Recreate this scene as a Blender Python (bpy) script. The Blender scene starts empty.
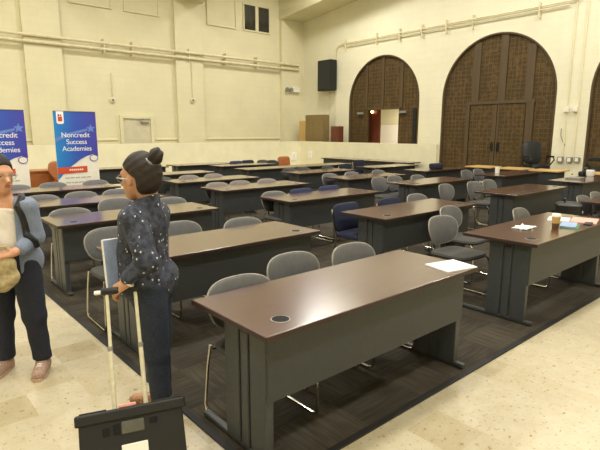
import bpy, bmesh, math, random
import numpy as np
from mathutils import Vector, Matrix
random.seed(7)
PI = math.pi
sc = bpy.context.scene
C = sc.collection

# ------------------------------------------------------------------ helpers
def lin(c):
    return tuple(((v/255)/12.92 if v/255 <= .04045 else ((v/255+.055)/1.055)**2.4) for v in c)

class MB:
    """collects shapes into one mesh"""
    def __init__(self): self.bm = bmesh.new()
    def box(self, c, s, bevel=0, rot=None, seg=2):
        r = bmesh.ops.create_cube(self.bm, size=1)
        vs = r['verts']
        M = Matrix.Translation(c) @ (rot.to_4x4() if rot else Matrix()) @ Matrix.Diagonal((s[0], s[1], s[2], 1))
        bmesh.ops.transform(self.bm, matrix=M, verts=vs)
        if bevel:
            es = list({e for v in vs for e in v.link_edges})
            bmesh.ops.bevel(self.bm, geom=es, offset=bevel, segments=seg, profile=.5, affect='EDGES')
        return self
    def b(self, x0, x1, y0, y1, z0, z1, bevel=0):
        return self.box(((x0+x1)/2, (y0+y1)/2, (z0+z1)/2), (abs(x1-x0), abs(y1-y0), abs(z1-z0)), bevel)
    def tube(self, pts, r, n=8, closed=False, radii=None):
        pts = [Vector(p) for p in pts]; N = len(pts); rings = []
        t0 = (pts[1]-pts[0]).normalized()
        up = Vector((0, 0, 1)) if abs(t0.z) < .9 else Vector((1, 0, 0))
        nrm = t0.cross(up).normalized()
        for i, p in enumerate(pts):
            if closed: t = (pts[(i+1) % N]-pts[i-1]).normalized()
            elif i == 0: t = t0
            elif i == N-1: t = (pts[-1]-pts[-2]).normalized()
            else: t = ((pts[i+1]-p).normalized()+(p-pts[i-1]).normalized()).normalized()
            nrm = (nrm - t*nrm.dot(t)).normalized(); bn = t.cross(nrm)
            rr = radii[i] if radii else r
            rings.append([self.bm.verts.new(p+nrm*math.cos(2*PI*k/n)*rr+bn*math.sin(2*PI*k/n)*rr) for k in range(n)])
        for i in range(N if closed else N-1):
            A, B = rings[i], rings[(i+1) % N]
            for k in range(n): self.bm.faces.new((A[k], A[(k+1) % n], B[(k+1) % n], B[k]))
        if not closed:
            self.bm.faces.new(rings[0][::-1]); self.bm.faces.new(rings[-1])
        return self
    def lathe(self, prof, c=(0, 0, 0), n=24):
        rings = []
        for r, z in prof:
            rings.append([self.bm.verts.new((c[0]+r*math.cos(2*PI*k/n), c[1]+r*math.sin(2*PI*k/n), c[2]+z)) for k in range(n)])
        for A, B in zip(rings, rings[1:]):
            for k in range(n): self.bm.faces.new((A[k], A[(k+1) % n], B[(k+1) % n], B[k]))
        self.bm.faces.new(rings[0][::-1]); self.bm.faces.new(rings[-1])
        return self
    def prism(self, poly, f0, f1):
        """poly: 2-D outline, f0/f1: map (a,b)->3-D for the two ends"""
        A = [self.bm.verts.new(f0(*p)) for p in poly]; B = [self.bm.verts.new(f1(*p)) for p in poly]
        n = len(poly)
        self.bm.faces.new(A[::-1]); self.bm.faces.new(B)
        for k in range(n): self.bm.faces.new((A[k], A[(k+1) % n], B[(k+1) % n], B[k]))
        return self
    def grid(self, P, close=True, thick=None):
        """P[i][j] rows of points -> sheet; with thick (vector function) a closed slab"""
        V = [[self.bm.verts.new(p) for p in row] for row in P]
        for i in range(len(V)-1):
            for j in range(len(V[0])-1):
                self.bm.faces.new((V[i][j], V[i][j+1], V[i+1][j+1], V[i+1][j]))
        return V
    def ball(self, c, r, n=14, scale=(1, 1, 1)):
        rr = bmesh.ops.create_uvsphere(self.bm, u_segments=n, v_segments=max(6, n*2//3), radius=r)
        bmesh.ops.transform(self.bm, matrix=Matrix.Translation(c) @ Matrix.Diagonal((*scale, 1)), verts=rr['verts'])
        return self
    def move(self, M):
        bmesh.ops.transform(self.bm, matrix=M, verts=self.bm.verts); return self
    def build(self, name, m, parent=None, smooth=False, structure=False):
        bmesh.ops.recalc_face_normals(self.bm, faces=self.bm.faces)
        me = bpy.data.meshes.new(name); self.bm.to_mesh(me); self.bm.free()
        if smooth:
            for p in me.polygons: p.use_smooth = True
            try: me.set_sharp_from_angle(angle=math.radians(40))
            except Exception: pass
        me.materials.append(m)
        o = bpy.data.objects.new(name, me); C.objects.link(o)
        if parent: o.parent = parent
        if structure: o['kind'] = 'structure'
        return o

def thing(name, label, cat, loc=(0, 0, 0), rz=0, group=None):
    o = bpy.data.objects.new(name, None); C.objects.link(o)
    o.location = loc; o.rotation_euler = (0, 0, rz); o.empty_display_size = .1
    return tag(o, label, cat, group)
def tag(o, label, cat, group=None):
    o['label'] = label; o['category'] = cat
    if group: o['group'] = group
    return o
def dup(root, loc, rz, label, group):
    r = root.copy(); C.objects.link(r); r.location = loc; r.rotation_euler = (0, 0, rz)
    r['label'] = label; r['group'] = group
    for ch in list(root.children):
        c = ch.copy(); C.objects.link(c); c.parent = r
        for g in list(ch.children):
            d = g.copy(); C.objects.link(d); d.parent = c
    return r

# ------------------------------------------------------------------ materials
def mat(name, rgb, rough=.6, metal=0, spec=.5, coat=0, emit=None, estr=0):
    m = bpy.data.materials.new(name); m.use_nodes = True
    b = m.node_tree.nodes['Principled BSDF']
    b.inputs['Base Color'].default_value = (*lin(rgb), 1)
    b.inputs['Roughness'].default_value = rough; b.inputs['Metallic'].default_value = metal
    b.inputs['Specular IOR Level'].default_value = spec
    if coat: b.inputs['Coat Weight'].default_value = coat; b.inputs['Coat Roughness'].default_value = .17; b.inputs['Coat IOR'].default_value = 1.65
    if emit: b.inputs['Emission Color'].default_value = (*lin(emit), 1); b.inputs['Emission Strength'].default_value = estr
    return m
def N(m): return m.node_tree.nodes, m.node_tree.links, m.node_tree.nodes['Principled BSDF']
def coords(m, kind='Object', scale=(1, 1, 1)):
    n, l, b = N(m)
    t = n.new('ShaderNodeTexCoord'); mp = n.new('ShaderNodeMapping'); mp.inputs['Scale'].default_value = scale
    l.new(t.outputs[kind], mp.inputs['Vector']); return mp.outputs['Vector']
def noise(m, vec, scale, detail=3, rough=.5):
    n, l, b = N(m); t = n.new('ShaderNodeTexNoise'); t.inputs['Scale'].default_value = scale
    t.inputs['Detail'].default_value = detail; t.inputs['Roughness'].default_value = rough
    l.new(vec, t.inputs['Vector']); return t.outputs['Fac']
def ramp(m, fac, stops, const=False):
    n, l, b = N(m); r = n.new('ShaderNodeValToRGB')
    if const: r.color_ramp.interpolation = 'CONSTANT'
    e = r.color_ramp.elements
    while len(e) < len(stops): e.new(.5)
    for k, (p, c) in enumerate(stops): e[k].position = p; e[k].color = (*lin(c), 1)
    l.new(fac, r.inputs['Fac']); return r.outputs['Color']
def mth(m, op, a, b_=None, c=None):
    n, l, b = N(m); t = n.new('ShaderNodeMath'); t.operation = op
    for k, v in enumerate((a, b_, c)):
        if v is None: continue
        if isinstance(v, (int, float)): t.inputs[k].default_value = v
        else: l.new(v, t.inputs[k])
    return t.outputs[0]
def mix(m, f, a, b_, mode='MIX'):
    n, l, b = N(m); t = n.new('ShaderNodeMix'); t.data_type = 'RGBA'; t.blend_type = mode
    for k, v in (('Factor', f), ('A', a), ('B', b_)):
        s = [i for i in t.inputs if i.name == k and (i.type == 'RGBA' or (k == 'Factor' and i.type == 'VALUE'))][0]
        if isinstance(v, (int, float)): s.default_value = v
        elif isinstance(v, tuple): s.default_value = (*lin(v), 1)
        else: l.new(v, s)
    return [o for o in t.outputs if o.type == 'RGBA'][0]
def bump(m, h, strength=.3, dist=.01):
    n, l, b = N(m); t = n.new('ShaderNodeBump'); t.inputs['Strength'].default_value = strength
    t.inputs['Distance'].default_value = dist; l.new(h, t.inputs['Height']); l.new(t.outputs['Normal'], b.inputs['Normal'])
def base(m, c): n, l, b = N(m); l.new(c, b.inputs['Base Color'])
def xyz(m, vec):
    n, l, b = N(m); s = n.new('ShaderNodeSeparateXYZ'); l.new(vec, s.inputs[0]); return s.outputs

def plain_noise(name, rgb, rough, var=.12, scale=20, metal=0, spec=.5, bmp=0):
    m = mat(name, rgb, rough, metal, spec)
    v = coords(m); f = noise(m, v, scale)
    lo = tuple(c*(1-var) for c in rgb); hi = tuple(min(255, c*(1+var)) for c in rgb)
    base(m, ramp(m, f, [(.3, lo), (.7, hi)]))
    if bmp: bump(m, f, bmp, .003)
    return m

M = {}
# painted block wall
def wall_mat(name, rgb, axis):
    m = mat(name, rgb, .55, spec=.3)
    n, l, b = N(m); v = coords(m); o = xyz(m, v)
    cb = n.new('ShaderNodeCombineXYZ'); l.new(o[axis], cb.inputs[0]); l.new(o[2], cb.inputs[1])
    br = n.new('ShaderNodeTexBrick'); l.new(cb.outputs[0], br.inputs['Vector'])
    br.inputs['Scale'].default_value = 1; br.inputs['Brick Width'].default_value = .42; br.inputs['Row Height'].default_value = .21
    br.inputs['Mortar Size'].default_value = .006; br.inputs['Mortar Smooth'].default_value = .6
    f = noise(m, v, 1.3, 4)
    base(m, ramp(m, f, [(.3, tuple(c*.965 for c in rgb)), (.7, rgb)]))
    base(m, mix(m, mth(m, 'MULTIPLY', br.outputs['Fac'], .35), ramp(m, f, [(.3, tuple(c*.965 for c in rgb)), (.7, rgb)]), tuple(c*.88 for c in rgb)))
    inv = mth(m, 'SUBTRACT', 1.0, br.outputs['Fac'])
    bump(m, inv, .35, .004)
    return m
M['wall'] = wall_mat('painted_block_wall', (223, 216, 180), 0)
M['wall_r'] = wall_mat('painted_plaster_wall', (229, 224, 196), 1)
M['ceil'] = plain_noise('ceiling_paint', (225, 218, 190), .7, .03, 2)
M['low'] = plain_noise('parapet_paint', (229, 223, 190), .5, .02, 3)
M['pipe'] = plain_noise('painted_conduit', (214, 205, 170), .4, .05, 8)
# vinyl tile floor
m = M['floor'] = mat('vinyl_tile', (205, 188, 148), .22, spec=.5)
v = coords(m); n, l, b = N(m)
o = xyz(m, v); ts = .3048
fx = mth(m, 'DIVIDE', o[0], ts); fy = mth(m, 'DIVIDE', o[1], ts)
ix = mth(m, 'FLOOR', fx); iy = mth(m, 'FLOOR', fy)
cb = n.new('ShaderNodeCombineXYZ'); l.new(ix, cb.inputs[0]); l.new(iy, cb.inputs[1])
wn = n.new('ShaderNodeTexWhiteNoise'); wn.noise_dimensions = '3D'; l.new(cb.outputs[0], wn.inputs['Vector'])
tilec = ramp(m, wn.outputs['Value'], [(0, (192, 183, 156)), (.72, (196, 187, 160)), (.86, (188, 177, 147)), (1, (176, 164, 131))])
sp = noise(m, v, 34, 4, .65)
spk = ramp(m, sp, [(.59, (255, 255, 255)), (.68, (186, 166, 134))])
c1 = mix(m, 1.0, tilec, spk, 'MULTIPLY')
sp2 = noise(m, v, 9, 5, .7)
c2 = mix(m, 1.0, c1, ramp(m, sp2, [(.35, (244, 239, 230)), (.65, (255, 255, 255))]), 'MULTIPLY')
gx = mth(m, 'ABSOLUTE', mth(m, 'SUBTRACT', mth(m, 'FRACT', fx), .5)); gy = mth(m, 'ABSOLUTE', mth(m, 'SUBTRACT', mth(m, 'FRACT', fy), .5))
g = mth(m, 'GREATER_THAN', mth(m, 'MAXIMUM', gx, gy), .4955)
base(m, mix(m, g, c2, (190, 175, 140)))
rr = n.new('ShaderNodeMapRange'); l.new(sp2, rr.inputs['Value']); rr.inputs['To Min'].default_value = .24; rr.inputs['To Max'].default_value = .4
l.new(rr.outputs[0], b.inputs['Roughness'])
# carpet tile
m = M['carpet'] = mat('carpet_tile', (62, 55, 46), .95, spec=.15)
v = coords(m); n, l, b = N(m); o = xyz(m, v); ts = .5
ix = mth(m, 'FLOOR', mth(m, 'DIVIDE', o[0], ts)); iy = mth(m, 'FLOOR', mth(m, 'DIVIDE', o[1], ts))
ck = mth(m, 'MODULO', mth(m, 'ADD', ix, iy), 2)
va = n.new('ShaderNodeMapping'); va.inputs['Scale'].default_value = (26, 2.5, 1); l.new(v, va.inputs['Vector'])
vb = n.new('ShaderNodeMapping'); vb.inputs['Scale'].default_value = (2.5, 26, 1); l.new(v, vb.inputs['Vector'])
na = noise(m, va.outputs[0], 1.6, 3); nb = noise(m, vb.outputs[0], 1.6, 3)
ca = ramp(m, na, [(.3, (59, 54, 46)), (.5, (67, 62, 52)), (.7, (78, 71, 59))])
cbb = ramp(m, nb, [(.3, (52, 48, 41)), (.5, (60, 55, 47)), (.7, (70, 64, 54))])
base(m, mix(m, ck, ca, cbb))
bump(m, noise(m, v, 260, 2), .5, .004)
M['recess'] = mat('deep_black', (6, 6, 6), .9)
M['edge'] = plain_noise('black_rubber', (22, 21, 19), .7, .1, 30)
# laminates
def wood(name, a, b_, rough, scale=(3, 30, 30), coat=0, spec=.5):
    m = mat(name, a, rough, spec=spec, coat=coat)
    v = coords(m, scale=scale); f = noise(m, v, 1.6, 5, .6)
    base(m, ramp(m, f, [(.3, a), (.7, b_)])); return m
M['top'] = wood('mahogany_laminate', (66, 35, 26), (80, 46, 34), .32, coat=1, spec=.5)
M['band'] = plain_noise('dark_edge_band', (50, 32, 26), .5, .06, 30)
M['tan'] = wood('maple_laminate', (196, 160, 96), (212, 178, 116), .35)
M['desk'] = wood('oak_wood', (150, 86, 40), (176, 106, 54), .4)
M['char'] = plain_noise('charcoal_metal', (60, 63, 64), .42, .05, 40)
M['char2'] = plain_noise('charcoal_panel', (53, 56, 58), .5, .05, 40)
M['black'] = plain_noise('black_plastic', (12, 12, 12), .5, .15, 30)
M['chrome'] = mat('chrome', (200, 196, 186), .18, 1)
b_ = N(M['chrome']); base(M['chrome'], ramp(M['chrome'], noise(M['chrome'], coords(M['chrome']), 12), [(.3, (190, 186, 176)), (.7, (215, 210, 200))]))
M['shell'] = plain_noise('grey_plastic_shell', (96, 97, 100), .36, .04, 30)
M['pad'] = plain_noise('grey_seat_fabric', (66, 64, 60), .9, .15, 180, bmp=.3)
M['dshell'] = plain_noise('dark_grey_plastic_shell', (62, 64, 60), .45, .06, 30)
M['blue'] = plain_noise('navy_fabric', (31, 37, 62), .9, .15, 160, bmp=.3)
M['lblue'] = plain_noise('slate_blue_fabric', (46, 51, 82), .9, .12, 160, bmp=.3)
M['navy'] = plain_noise('dark_navy_fabric', (28, 32, 48), .9, .15, 160, bmp=.3)
M['orange'] = plain_noise('orange_plastic', (160, 94, 46), .45, .06, 30)
M['leather'] = plain_noise('black_leather', (30, 33, 36), .4, .15, 40, bmp=.2)
M['white'] = plain_noise('white_paper', (238, 236, 230), .7, .02, 30)
M['offw'] = plain_noise('white_plastic', (228, 224, 208), .45, .03, 30)
M['grey'] = plain_noise('grey_metal', (130, 128, 120), .4, .05, 30)
M['glassdark'] = mat('dark_window_glass', (52, 50, 46), .12)
base(M['glassdark'], ramp(M['glassdark'], noise(M['glassdark'], coords(M['glassdark'], scale=(40, 40, 2)), 1.0), [(.3, (40, 39, 36)), (.7, (64, 62, 56))]))
M['card'] = plain_noise('brown_cardboard', (128, 108, 66), .7, .04, 10)
M['redbrown'] = wood('red_brown_wood', (90, 44, 28), (108, 56, 36), .35, (20, 20, 3))
# carved fretwork timber: square motifs cut into the boards
def carved(name):
    m = mat(name, (80, 63, 37), .6, spec=.2); n, l, b = N(m); v = coords(m); o = xyz(m, v)
    def cell(s):
        fy = mth(m, 'ABSOLUTE', mth(m, 'SUBTRACT', mth(m, 'FRACT', mth(m, 'DIVIDE', o[1], s)), .5))
        fz = mth(m, 'ABSOLUTE', mth(m, 'SUBTRACT', mth(m, 'FRACT', mth(m, 'DIVIDE', o[2], s)), .5))
        return fy, fz
    fy, fz = cell(.125)
    ring = mth(m, 'MULTIPLY', mth(m, 'GREATER_THAN', mth(m, 'MAXIMUM', fy, fz), .20), mth(m, 'LESS_THAN', mth(m, 'MAXIMUM', fy, fz), .36))
    dia = mth(m, 'LESS_THAN', mth(m, 'ADD', fy, fz), .16)
    cut = mth(m, 'MAXIMUM', ring, dia)
    nz = noise(m, v, 9, 3)
    cut2 = mth(m, 'MULTIPLY', cut, mth(m, 'GREATER_THAN', nz, .44))
    wv = noise(m, coords(m, scale=(8, 8, .6)), 2.0, 4)
    wc = ramp(m, wv, [(.3, (80, 64, 38)), (.7, (96, 77, 46))])
    base(m, mix(m, mth(m, 'MULTIPLY', cut2, .6), wc, (44, 35, 21)))  # shade inside the carved cuts is put into the colour
    bump(m, mth(m, 'SUBTRACT', 1.0, cut2), .8, .02)
    return m
M['carved'] = carved('carved_fretwork_timber')
M['stile'] = wood('door_timber', (72, 57, 34), (84, 67, 40), .6, (6, 6, .6))
# people
M['skin1'] = plain_noise('warm_skin', (190, 140, 108), .5, .05, 30)
M['skin2'] = plain_noise('light_skin', (202, 150, 116), .5, .05, 30)
M['hair'] = plain_noise('dark_hair', (34, 25, 18), .65, .3, 60)
M['hair2'] = plain_noise('black_hair', (20, 17, 15), .65, .3, 60)
M['jean'] = plain_noise('dark_denim', (38, 46, 62), .85, .2, 90, bmp=.2)
M['navyp'] = plain_noise('navy_trouser_cloth', (30, 33, 46), .85, .12, 60)
M['denim'] = plain_noise('washed_denim', (120, 131, 150), .85, .07, 110, bmp=.2)
M['tee'] = plain_noise('white_cotton', (222, 214, 200), .85, .03, 30)
M['shoe'] = plain_noise('blush_knit_shoe', (160, 132, 114), .75, .14, 90)
M['shoe2'] = plain_noise('tan_patterned_shoe', (140, 104, 66), .6, .35, 60)
M['sole'] = plain_noise('shoe_rubber', (190, 160, 136), .6, .04, 30)
M['lip'] = plain_noise('lip_skin', (160, 88, 78), .45, .05, 30)
M['eyew'] = mat('eye_white', (225, 220, 212), .3)
M['eyed'] = mat('eye_iris', (36, 24, 18), .2)
M['lens'] = plain_noise('spectacle_frame', (150, 140, 124), .3, .05, 20)
M['khaki'] = plain_noise('khaki_cloth', (176, 160, 120), .9, .12, 40, bmp=.4)
# navy blouse with scattered small white motifs
m = M['blouse'] = mat('printed_navy_blouse', (34, 38, 50), .85)
n, l, b = N(m); v = coords(m, scale=(32, 32, 27))
vo = n.new('ShaderNodeTexVoronoi'); vo.inputs['Scale'].default_value = 1; vo.inputs['Randomness'].default_value = .7; l.new(v, vo.inputs['Vector'])
try: vo.distance = 'MANHATTAN'
except Exception: pass
spot = mth(m, 'LESS_THAN', vo.outputs['Distance'], .25)
wn = n.new('ShaderNodeSeparateColor'); l.new(vo.outputs['Color'], wn.inputs[0])
spot = mth(m, 'MULTIPLY', spot, mth(m, 'GREATER_THAN', wn.outputs[0], .25))
cl = ramp(m, noise(m, coords(m), 34, 3), [(.35, (32, 36, 46)), (.65, (66, 71, 86))])
base(m, mix(m, spot, cl, (196, 196, 192)))
# banner print
m = M['bluep'] = mat('blue_banner_print', (40, 90, 180), .45)
v = coords(m); o = xyz(m, v); nz = noise(m, v, 2.2, 2)
f = mth(m, 'ADD', mth(m, 'MULTIPLY', o[0], 1.15), mth(m, 'ADD', mth(m, 'MULTIPLY', nz, .25), .38))
base(m, ramp(m, f, [(.1, (28, 132, 206)), (.5, (48, 84, 184)), (.9, (66, 62, 166))]))
M['swoosh'] = plain_noise('pale_blue_print', (98, 132, 206), .45, .06, 6)
M['redp'] = plain_noise('red_orange_print', (206, 78, 46), .45, .04, 6)
M['bannerw'] = plain_noise('white_banner_vinyl', (236, 232, 220), .5, .02, 6)
M['greyp'] = plain_noise('grey_print', (160, 160, 160), .5, .05, 6)
M['wht'] = plain_noise('white_print', (240, 240, 244), .5, .02, 6)
M['pink'] = plain_noise('pink_paper', (240, 168, 152), .6, .05, 30)
M['bluef'] = plain_noise('light_blue_card', (142, 164, 200), .5, .06, 20)
M['green'] = plain_noise('green_card', (70, 120, 70), .5, .06, 20)
M['kraft'] = plain_noise('kraft_paper', (196, 164, 92), .6, .05, 30)
M['coffee'] = plain_noise('brown_paper', (96, 64, 40), .6, .05, 30)
M['fold'] = plain_noise('pale_blue_folder', (156, 172, 206), .5, .05, 30)
M['pole'] = plain_noise('cream_aluminium', (206, 200, 170), .35, .04, 30)
M['globe'] = mat('lamp_globe', (255, 200, 140), .3, emit=(255, 190, 120), estr=9)

# ------------------------------------------------------------------ room
XW, YW, H = 14.2, 16.2, 8.4
MB().b(-5, 22, -5, 18, -.2, 0).build('floor', M['floor'], structure=True)
MB().b(-5, 22, -5, 18, H, H+.2).build('ceiling', M['ceil'], structure=True)
MB().b(-5.2, -5, -5, 18, 0, H).build('wall_back', M['wall_r'], structure=True)
MB().b(-5, 14.6, -5.2, -5, 0, H).build('wall_near', M['wall'], structure=True)
# far-left wall with pilasters, ledge
w = MB().b(-5, XW+.4, YW, YW+.3, 0, H)
for x0, x1 in ((-1.2, -.2), (3.78, 4.78), (8.43, 9.48), (13.05, 14.2)): w.b(x0, x1, YW-.14, YW+.1, 0, H)
w.build('wall_left', M['wall'], structure=True)
for k, (x0, x1) in enumerate(((-.2, 3.78), (4.78, 6.3), (7.6, 8.43), (9.48, 13.05))):
    MB().b(x0, x1, YW-.035, YW+.05, 1.355, 1.405, .006).build('trim_%d' % (k+1), M['wall'], structure=True)
# arched wall
arches = [(10.25, 13.40), (5.85, 9.33), (1.56, 4.98)]
spring, T = 2.70, .42
def arch_curve(y0, y1, n=36):
    r = (y1-y0)/2; c = (y0+y1)/2
    return [(c-r*math.cos(PI*k/n), spring+r*math.sin(PI*k/n)) for k in range(n+1)]
w = MB()
ends = sorted(arches); ys = -5
for y0, y1 in ends:
    w.b(XW, XW+T, ys, y0, 0, H); ys = y1
    cv = arch_curve(y0, y1)
    for (a, za), (b_, zb) in zip(cv, cv[1:]):
        V = [w.bm.verts.new(p) for p in ((XW, a, za), (XW, b_, zb), (XW, b_, H), (XW, a, H), (XW+T, a, za), (XW+T, b_, zb))]
        w.bm.faces.new((V[0], V[1], V[2], V[3])); w.bm.faces.new((V[0], V[4], V[5], V[1]))
w.b(XW, XW+T, ys, YW, 0, H)
w.build('wall_right', M['wall_r'], structure=True)
# rounded reveal strip along each arch edge
PF = .25     # raised floor at the arches
MB().b(13.06, XW+8, -4.9, YW-.02, 0, PF).build('floor_platform', M['floor'], structure=True)
# parapet along the platform, L-shaped
MB().b(-4.9, 12.965, 14.8, 14.95, 0, 1.28).b(12.97, 13.12, 8.66, 14.95, 0, 1.28).build('wall_parapet', M['low'], structure=True)
# sloping soffit beams
for k, (x0, x1) in enumerate(((3.76, 4.80), (8.41, 9.50), (13.02, 14.25))):
    z0 = 5.97
    b_ = MB(); P = [(YW, z0), (-4.9, z0+.114*(YW+4.9)), (-4.9, H+.1), (YW, H+.1)]
    b_.prism(P, lambda y, z: (x0, y, z), lambda y, z: (x1, y, z))
    b_.build('trim_beam_%d' % (k+1), M['wall'], structure=True)
# carpet
MB().b(1.30, 12.75, 1.68, 13.3, 0, .008).build('floor_carpet', M['carpet'], structure=True)
MB().b(1.26, 1.305, 1.686, 13.3, 0, .010, .004).b(1.26, 12.75, 1.64, 1.685, 0, .010, .004).build('trim_carpet_edge', M['edge'], structure=True)

# windows of the far-left wall
def window(name, x0, x1, z0, z1, panes):
    f = MB(); t = .05; y0, y1 = YW-.05, YW+.02
    f.b(x0+t+.001, x1-t-.001, y0, y1, z0, z0+t).b(x0+t+.001, x1-t-.001, y0, y1, z1-t, z1).b(x0, x0+t, y0, y1, z0, z1).b(x1-t, x1, y0, y1, z0, z1)
    if panes == 2: f.b((x0+x1)/2-.07, (x0+x1)/2+.07, y0+.004, y1, z0+t, z1-t)
    o = f.build(name, M['wall'], structure=True)
    if panes == 2:
        for a, b_ in ((x0+t, (x0+x1)/2-.07), ((x0+x1)/2+.07, x1-t)):
            MB().b(a, b_, YW-.02, YW+.01, z0+t, z1-t).build('window_pane', M['glassdark'], o)
    else:
        MB().b(x0+t, x1-t, YW-.012, YW+.01, z0+t, z1-t).build('window_infill', M['wall'], o)
window('window_1', 11.30, 12.56, 5.36, 6.34, 2)
window('window_2', 9.75, 11.0, 5.36, 6.6, 1)
window('window_3', 6.75, 7.95, 5.36, 6.6, 1)
window('window_4', 5.1, 6.38, 5.36, 6.6, 1)
# door in the far-left wall
d = MB().b(6.40, 6.50, YW-.08, YW+.02, 0, 2.16).b(7.44, 7.56, YW-.08, YW+.02, 0, 2.16).b(6.501, 7.439, YW-.08, YW+.02, 2.06, 2.16)
d = d.build('door_4', M['wall'], structure=True)
M['doorp'] = plain_noise('aged_cream_door_paint', (200, 193, 166), .5, .03, 5)
MB().b(6.5, 7.44, YW-.03, YW+.01, 0, 2.06).build('door_leaf', M['doorp'], d)
MB().b(7.12, 7.36, YW-.10, YW-.02, 1.90, 1.97, .008).tube([(7.15, YW-.08, 1.96), (6.95, YW-.16, 2.0), (7.2, YW-.06, 2.05)], .012, 6).build('door_closer', M['grey'], d)

# arch infills: carved timber
def infill(name, y0, y1, cut=None):
    """cut=(ya,yb,ztop): open doorway left free"""
    e = .06; xa, xb = XW+.07, XW+.15
    r = (y1-y0)/2+e; c = (y0+y1)/2
    arc = [(c+r*math.cos(PI*k/40), spring+r*math.sin(PI*k/40)) for k in range(41)]
    m_ = MB()
    zc = cut[2] if cut else PF
    m_.prism([(y0-e, zc), (y1+e, zc)]+arc, lambda y, z: (xa, y, z), lambda y, z: (xb, y, z))
    if cut:
        m_.b(xa, xb, y0-e, cut[0], PF, zc); m_.b(xa, xb, cut[1], y1+e, PF, zc)
    return m_.build(name, M['carved'], structure=True)
xf = XW+.065
def ztop(y, y0, y1):
    r = (y1-y0)/2; c = (y0+y1)/2
    return spring+math.sqrt(max(0, r*r-(y-c)**2))
def stile(par, y, w_, y0, y1, za, zb=None):
    zt = min(ztop(y-w_/2, y0, y1), ztop(y+w_/2, y0, y1)) if zb is None else zb
    MB().b(xf-.03, xf+.02, y-w_/2, y+w_/2, za, zt-.005, .006).build('stile', M['stile'], par)
d2 = infill('door_2', 5.85, 9.33)
for y in (8.23, 7.40, 6.60): stile(d2, y, .22, 5.85, 9.33, 2.53)
MB().b(xf-.045, xf+.02, 6.40, 8.50, 2.46, 2.56, .008).build('head_rail', M['stile'], d2)
MB().b(xf-.045, xf+.02, 6.42, 6.64, PF, 2.46, .008).b(xf-.045, xf+.02, 8.38, 8.50, PF, 2.46, .008).build('door_frame', M['stile'], d2)
for ya, yb in ((6.66, 7.48), (7.50, 8.36)):
    lf = MB().b(xf-.03, xf+.02, ya, yb, PF+.02, 2.44, .004).build('door_leaf', M['carved'], d2)
    yh = 7.40 if ya < 7 else 7.58
    MB().b(xf-.055, xf-.02, yh-.035, yh+.035, 1.08, 1.36, .006).tube([(xf-.05, yh, 1.30), (xf-.12, yh, 1.29), (xf-.12, yh, 1.15), (xf-.05, yh, 1.14)], .012, 6).build('door_handle', M['black'], lf)
    MB().b(xf-.042, xf-.028, (7.42 if ya < 7 else 7.5), (7.48 if ya < 7 else 7.62), PF+.02, 2.44).build('lock_stile', M['stile'], lf)
# outer vertical mouldings of the arch
d1 = infill('door_1', 10.25, 13.40, (11.12, 12.52, 2.43))
for y in (12.60, 11.85, 11.02): stile(d1, y, .12, 10.25, 13.40, 2.48)
MB().b(xf-.03, xf+.02, 11.04, 12.60, 2.43, 2.50, .005).build('head_rail', M['stile'], d1)
MB().b(xf-.02, xf+.02, 10.36, 10.50, PF, 2.43).build('dark_gap_strip', M['black'], d1)  # black strip paints the darkness of an opening beside the doorway
for ya, yb in ((12.70, 13.0), (10.75, 11.05)):
    MB().b(xf-.09, xf-.02, ya, yb, 2.28, 2.36, .01).build('door_closer', M['grey'], d1)
d3 = infill('door_3', 1.56, 4.98)
for y in (4.25, 3.3, 2.4): stile(d3, y, .22, 1.56, 4.98, 2.53)
MB().b(xf-.045, xf+.02, 2.1, 4.2, 2.46, 2.56, .008).build('head_rail', M['stile'], d3)
# slim arch liner frames (timber edge against the wall)
for k, (y0, y1) in enumerate(arches):
    w = MB(); r = (y1-y0)/2; c = (y0+y1)/2
    pts = [(c+(r-.0)*math.cos(PI*a/40), spring+(r-.0)*math.sin(PI*a/40)) for a in range(41)]
    pts = [(y1, PF)]+pts+[(y0, PF)]
    w.tube([(XW+.03, y, z) for y, z in pts], .04, 6)
    w.build('trim_arch_%d' % (k+1), M['stile'], structure=True)
# lit corridor behind the open doorway
xc0, xc1 = XW+T, XW+3.2
MB().b(xc1, xc1+.1, 9.4, 15.9, PF, 3.1).b(xc0, xc1, 9.3, 9.4, PF, 3.1).b(xc0, xc1+.1, 15.9, 16.0, PF, 3.1).build('wall_corridor', M['wall_r'], structure=True)
MB().b(xc0, xc1+.1, 9.3, 16, 3.1, 3.2).build('ceiling_corridor', M['ceil'], structure=True)
MB().b(xc0+.02, xc0+.09, 12.27, 12.95, PF, 2.9, .005).build('trim_corridor_panel', M['redbrown'], structure=True)
nb = thing('notice_board', 'white board with pale frame, seen through the open doorway of the small arch', 'board', (xc1-.04, 14.05, .5))
MB().b(-.02, .03, -.62, .62, 0, 1.5, .006).build('board_frame', M['pipe'], nb)
MB().b(-.028, -.018, -.57, .57, .05, 1.45).build('board_sheet', M['white'], nb)
lp = thing('wall_lamp', 'small glowing wall lamp on the red-brown panel just inside the open doorway', 'lamp', (xc0+.02, 12.58, 2.38))
MB().lathe([(.05, 0), (.05, .015), (.02, .03)], n=16).move(Matrix.Rotation(-PI/2, 4, 'Y')).build('lamp_base', M['grey'], lp)
MB().ball((-.08, 0, 0), .055).build('lamp_globe', M['globe'], lp, True)

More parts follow.
